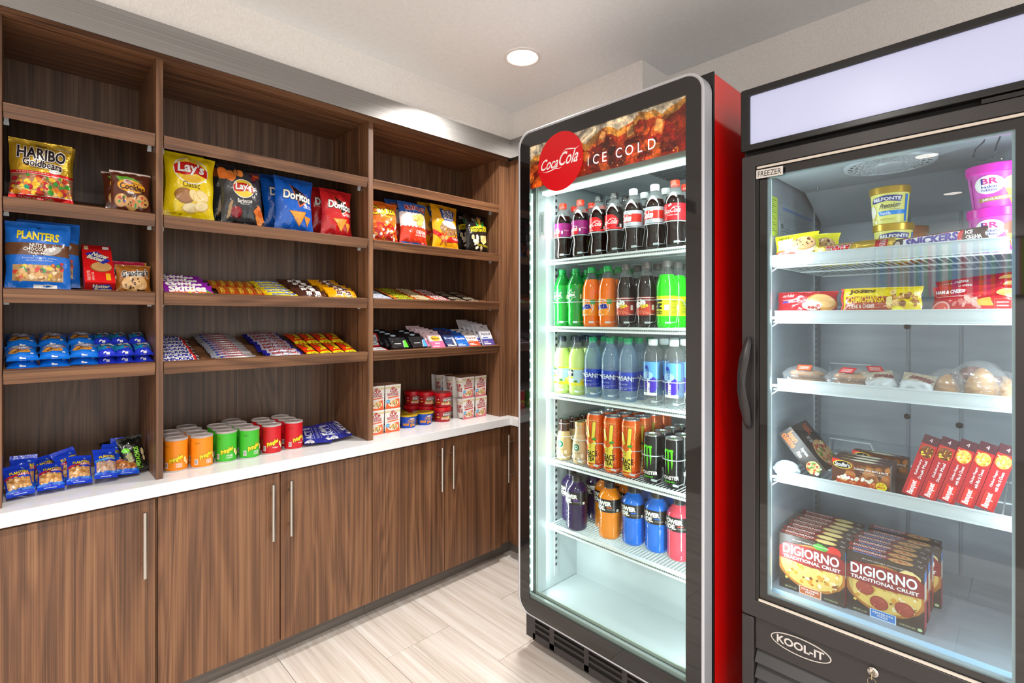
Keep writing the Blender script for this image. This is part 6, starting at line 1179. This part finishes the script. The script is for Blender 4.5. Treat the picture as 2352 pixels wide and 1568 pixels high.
# second freezer shelf
spawn('hotp', bag('frozen_wrap', .158, .078, .035, '#b01c24', a_hot(), p_film, 61, seal=.05, pinch=.03, wr=1.4), (-.474, 1.645, Z2 + .010), 'dark red frozen pastry wrapper beside the freezer wall', 'frozen snack', None, 2, 18, 0)
spawn('chim', bag('frozen_wrap', .182, .082, .04, '#e8cc14', a_chimi(), p_film, 62, seal=.04, pinch=.03, wr=1.4), (-.297, 1.64, Z2 + .010), 'yellow and brown frozen chimichanga wrapper', 'frozen snack', None, -1, 16, 0)
hm = bag('frozen_wrap', .175, .085, .03, '#c01f26', a_ham(), p_film, 63, seal=.05, pinch=.03, wr=1.6)
spawn('ham', hm, (-.102, 1.645, Z2 + .008), 'red ham and cheese pastry wrapper at the rail', 'frozen snack', 'red ham and cheese wrappers', 0, 24, 0); spawn('ham', hm, (-.085, 1.69, Z2 + .026), 'red ham and cheese wrapper lying behind the first', 'frozen snack', 'red ham and cheese wrappers', 4, 28, -6); spawn('ham', hm, (-.09, 1.73, Z2 + .042), 'red ham and cheese wrapper topmost at the back', 'frozen snack', 'red ham and cheese wrappers', 6, 30, -9)
# third freezer shelf: wrapped buns and pastries
bun_m = noisy('bun_crust', '#8f5c2c', '#bf8a52', 26, rough=.5); patty = noisy('patty', '#7a5436', '#a47a50', 60, rough=.7, bump=.3); past = noisy('pastry_crust', '#a8723c', '#cfa06a', 40, (1, 1, 3), rough=.5); checkm = mat('food_tray', '#c9bf9a', .5)
def blob(rx, ry, rz, nse, sd, n=24):
    rg = random.Random(sd); ph_ = [rg.uniform(0, 6) for _ in range(6)]
    def f(u, v):
        a = u * 2 * PI; b = (v - .5) * PI; k = 1 + nse * (np.sin(3 * a + ph_[0]) * np.cos(b) * .5 + np.sin(7 * a + ph_[1] + 4 * b) * .35 * np.cos(b) + np.sin(11 * b + ph_[2] + 2 * a) * .25 * np.cos(b) + .3 * np.sin(15 * a + 9 * b + ph_[3]) * np.cos(b) ** 2)
        return rx * k * np.cos(b) * np.cos(a), ry * k * np.cos(b) * np.sin(a), rz * (1 + .5 * nse * np.sin(5 * a + ph_[4]) * np.cos(b)) * np.sin(b) + rz
    return f
def burger(lc):
    def mk():
        e = empty('wrapped_sandwich')
        o = MB().grid(blob(.046, .044, .010, .03, 2), 28, 12).build('bun', bun_m, e); o.location = (0, 0, .004)
        o = MB().grid(blob(.047, .045, .008, .06, 3), 28, 12).build('filling', patty, e); o.location = (0, 0, .018)
        o = MB().grid(blob(.045, .043, .015, .03, 4), 28, 14).build('bun', bun_m, e); o.location = (0, 0, .026); o.rotation_euler = (R(-8), 0, 0)
        MB().lathe([(.036, 0), (.050, .016), (.049, .016), (.035, .001)], 28, sq=.95).build('tray', checkm, e)
        m = MB(); f = blob(.062, .054, .034, .13, 7); m.grid(f, 56, 36); m.build('clear_wrapper', film_clear, e, angle=25)
        A = Art(1.5); A.rect(0, 0, 1, 1, lc); [A.rect(.12, .2 + .2 * k, .85, .28 + .2 * k, '#f4d8c8') for k in range(3)]
        m = MB(); m.art(A, .036, .03, lambda x, y, o: (x - .018, -.043 + y * .95, .0545 + y * .42 + o), base=.002); m.build('sticker', [p_card], e); return e
    return mk
bg = burger('#e0562a'); bg2 = burger('#c8202a')
spawn('bg', bg, (-.478, 1.668, Z3), 'clear wrapped bun sandwich with an orange sticker by the freezer wall', 'wrapped sandwich', 'wrapped sandwiches', 6); spawn('bg2', bg2, (-.362, 1.664, Z3), 'clear wrapped bun sandwich on a chequered tray, second along', 'wrapped sandwich', 'wrapped sandwiches', -10); spawn('bg2', None, (-.335, 1.765, Z3), 'clear wrapped bun sandwich set behind the second one', 'wrapped sandwich', 'wrapped sandwiches', 24)
def envel(sd):
    def mk(): return bag('paper_sleeve_snack', .070, .062, .03, '#b9bcbc', Art().poly([(0, .55), (1, .5), (1, 1), (0, 1)], '#a89c86').poly([(.2, .62), (.9, .52), (1, .7), (.4, .8)], '#6a3a3c'), p_card, sd, seal=.04, pinch=.02, wr=1.5)()
    return mk
spawn('env', envel(71), (-.282, 1.635, Z3 + .012), 'white paper sleeve with a brown flap, nearer the buns', 'frozen snack', 'white paper sleeves', 20, 38, -12); spawn('env', None, (-.222, 1.632, Z3 + .012), 'white paper sleeve with a brown flap, nearer the pastries', 'frozen snack', 'white paper sleeves', -4, 36, 6)
def pastry(s_, ln, lab=None, sd=1):
    def mk():
        e = empty('wrapped_pastry')
        f0_ = blob(.030, .026, .032, .05, sd); 
        def sh(u, v): X, Y, Z = f0_(u, v); k = 1 - .45 * (Z / .064) ** 2; return X * k, Y * k, Z
        m = MB().grid(sh, 30, 18); m.build('pastry', past, e)
        f1_ = blob(.026, .022, .022, .08, sd + 1); o = MB().grid(f1_, 24, 14).build('crust', noisy('dark_crust', '#4a2420', '#7a4034', 50, rough=.5), e); o.location = (.0, .016, .022)
        m = MB().grid(blob(.044, .036, .040, .13, sd + 2), 48, 30); m.build('clear_wrapper', film_clear, e, angle=25).location = (0, .004, -.002)
        return e
    return mk
for i, (x, y, ln, s_, lab) in enumerate(((-.165, 1.662, 12, .95, 'clear wrapped golden pastry, first beside the paper sleeves'), (-.128, 1.70, 24, .9, 'clear wrapped pastry tucked between the golden and the big striped one'), (-.098, 1.655, 4, 1.25, 'clear wrapped large striped pastry standing tallest'), (-.052, 1.668, 20, 1.0, 'clear wrapped reddish pastry nearest the door hinge side'))):
    spawn('pas', pastry(1, 0, None, 5), (x, y, Z3 + .007), lab, 'wrapped pastry', 'wrapped pastries', i * 40 - 30, ln * .4, (6, -10, 4, 16)[i], s_)
# fourth freezer shelf
lb = carton('frozen_pizza_box', .148, .045, .145, '#3a322e', a_lean(), a_lean(True), tcol='#332b28', scol='#2c2523')
o = spawn('lean', lb, (-.50, 1.66, .955), 'dark frozen pizza box tipped diagonally against the freezer wall', 'frozen meal box', None)
o.matrix_world = Matrix.Translation((-.5545, 1.665, .974)) @ Matrix.Rotation(R(50), 4, 'Y') @ Matrix.Translation((.074, 0, 0))
o = MB().grid(blob(.034, .026, .026, .14, 9), 40, 24).build('wrapped_parcel', mat('frosted_film', '#cfdbe2', .3), angle=30); o.location = (-.520, 1.636, Z4); tag(o, 'frosted white wrapped lump under the tipped pizza box', 'frozen snack')
lg = carton('frozen_meal_box', .132, .086, .030, '#5a3424', a_lasagna(), a_lasagna_t(), tcol='#4a2f26', scol='#7d7673')
for i in range(3): spawn('las', lg, (-.336, 1.627 + .031 * i, Z4), f'brown lasagna box standing upright, {ORD[i]} from the rail', 'frozen meal box', 'brown lasagna boxes', 0)
spawn('las', lg, (-.318, 1.76, Z4), 'brown lasagna box upright at the back of the group', 'frozen meal box', 'brown lasagna boxes', -4)
spawn('las2', carton('frozen_meal_box', .14, .045, .09, '#4a2a20', None, None, Art().scat(.1, .1, .7, .8, 20, (.06, .12), ['#7a4030', '#a86a4c', '#5a2c20'], 2), scol='#5a4a46'), (-.29, 1.70, Z4), 'low brown meal box lying behind the lasagna boxes', 'frozen meal box', None, 0)
for i in range(5):
    k = int(i > 1); o = spawn('bq%d' % k, carton('frozen_meal_box', .0325, .160, .09, '#b02028', a_banq(k), scol='#8a1c24', tcol='#3a161e'), (0, 0, 0), f'slim red {("steak", "chicken finger")[k]} meal box leaning over, {ORD[i]} in the row', 'frozen meal box', 'slim red meal boxes')
    o.matrix_world = Matrix.Translation((-.230 + .0348 * i, 1.622 + .002 * i, Z4 + .0255)) @ Matrix.Rotation(R(16), 4, 'Y') @ Matrix.Rotation(R(-12), 4, 'X')
# pizzas on the freezer floor
for pep, x, n, y0_ in ((0, -.460, 7, 1.632), (1, -.290, 7, 1.640)):
    mk = carton('frozen_pizza_box', .168, .160, .034, '#33271f', a_pizza(pep), a_pizza_t(pep), Art().rect(0, .05, 1, .5, '#b03040').rect(0, .5, 1, .8, '#d8c8b8').rect(0, .8, 1, .95, '#4a86c8'), tcol='#3a2620', scol='#5a3a34')
    for i in range(n):
        spawn('pz%d' % pep, mk, (x + (.004, -.002, .003, -.004, .002, .006, .0)[i] + (.012 if pep and i > 4 else 0), y0_ + .0352 * i + (.012 if pep and i == 6 else 0), fz0 + .0003), f'{("four cheese", "pepperoni")[pep]} frozen pizza box, {ORD[i]} from the door', 'frozen pizza box', f'{("four cheese", "pepperoni")[pep]} pizza boxes')
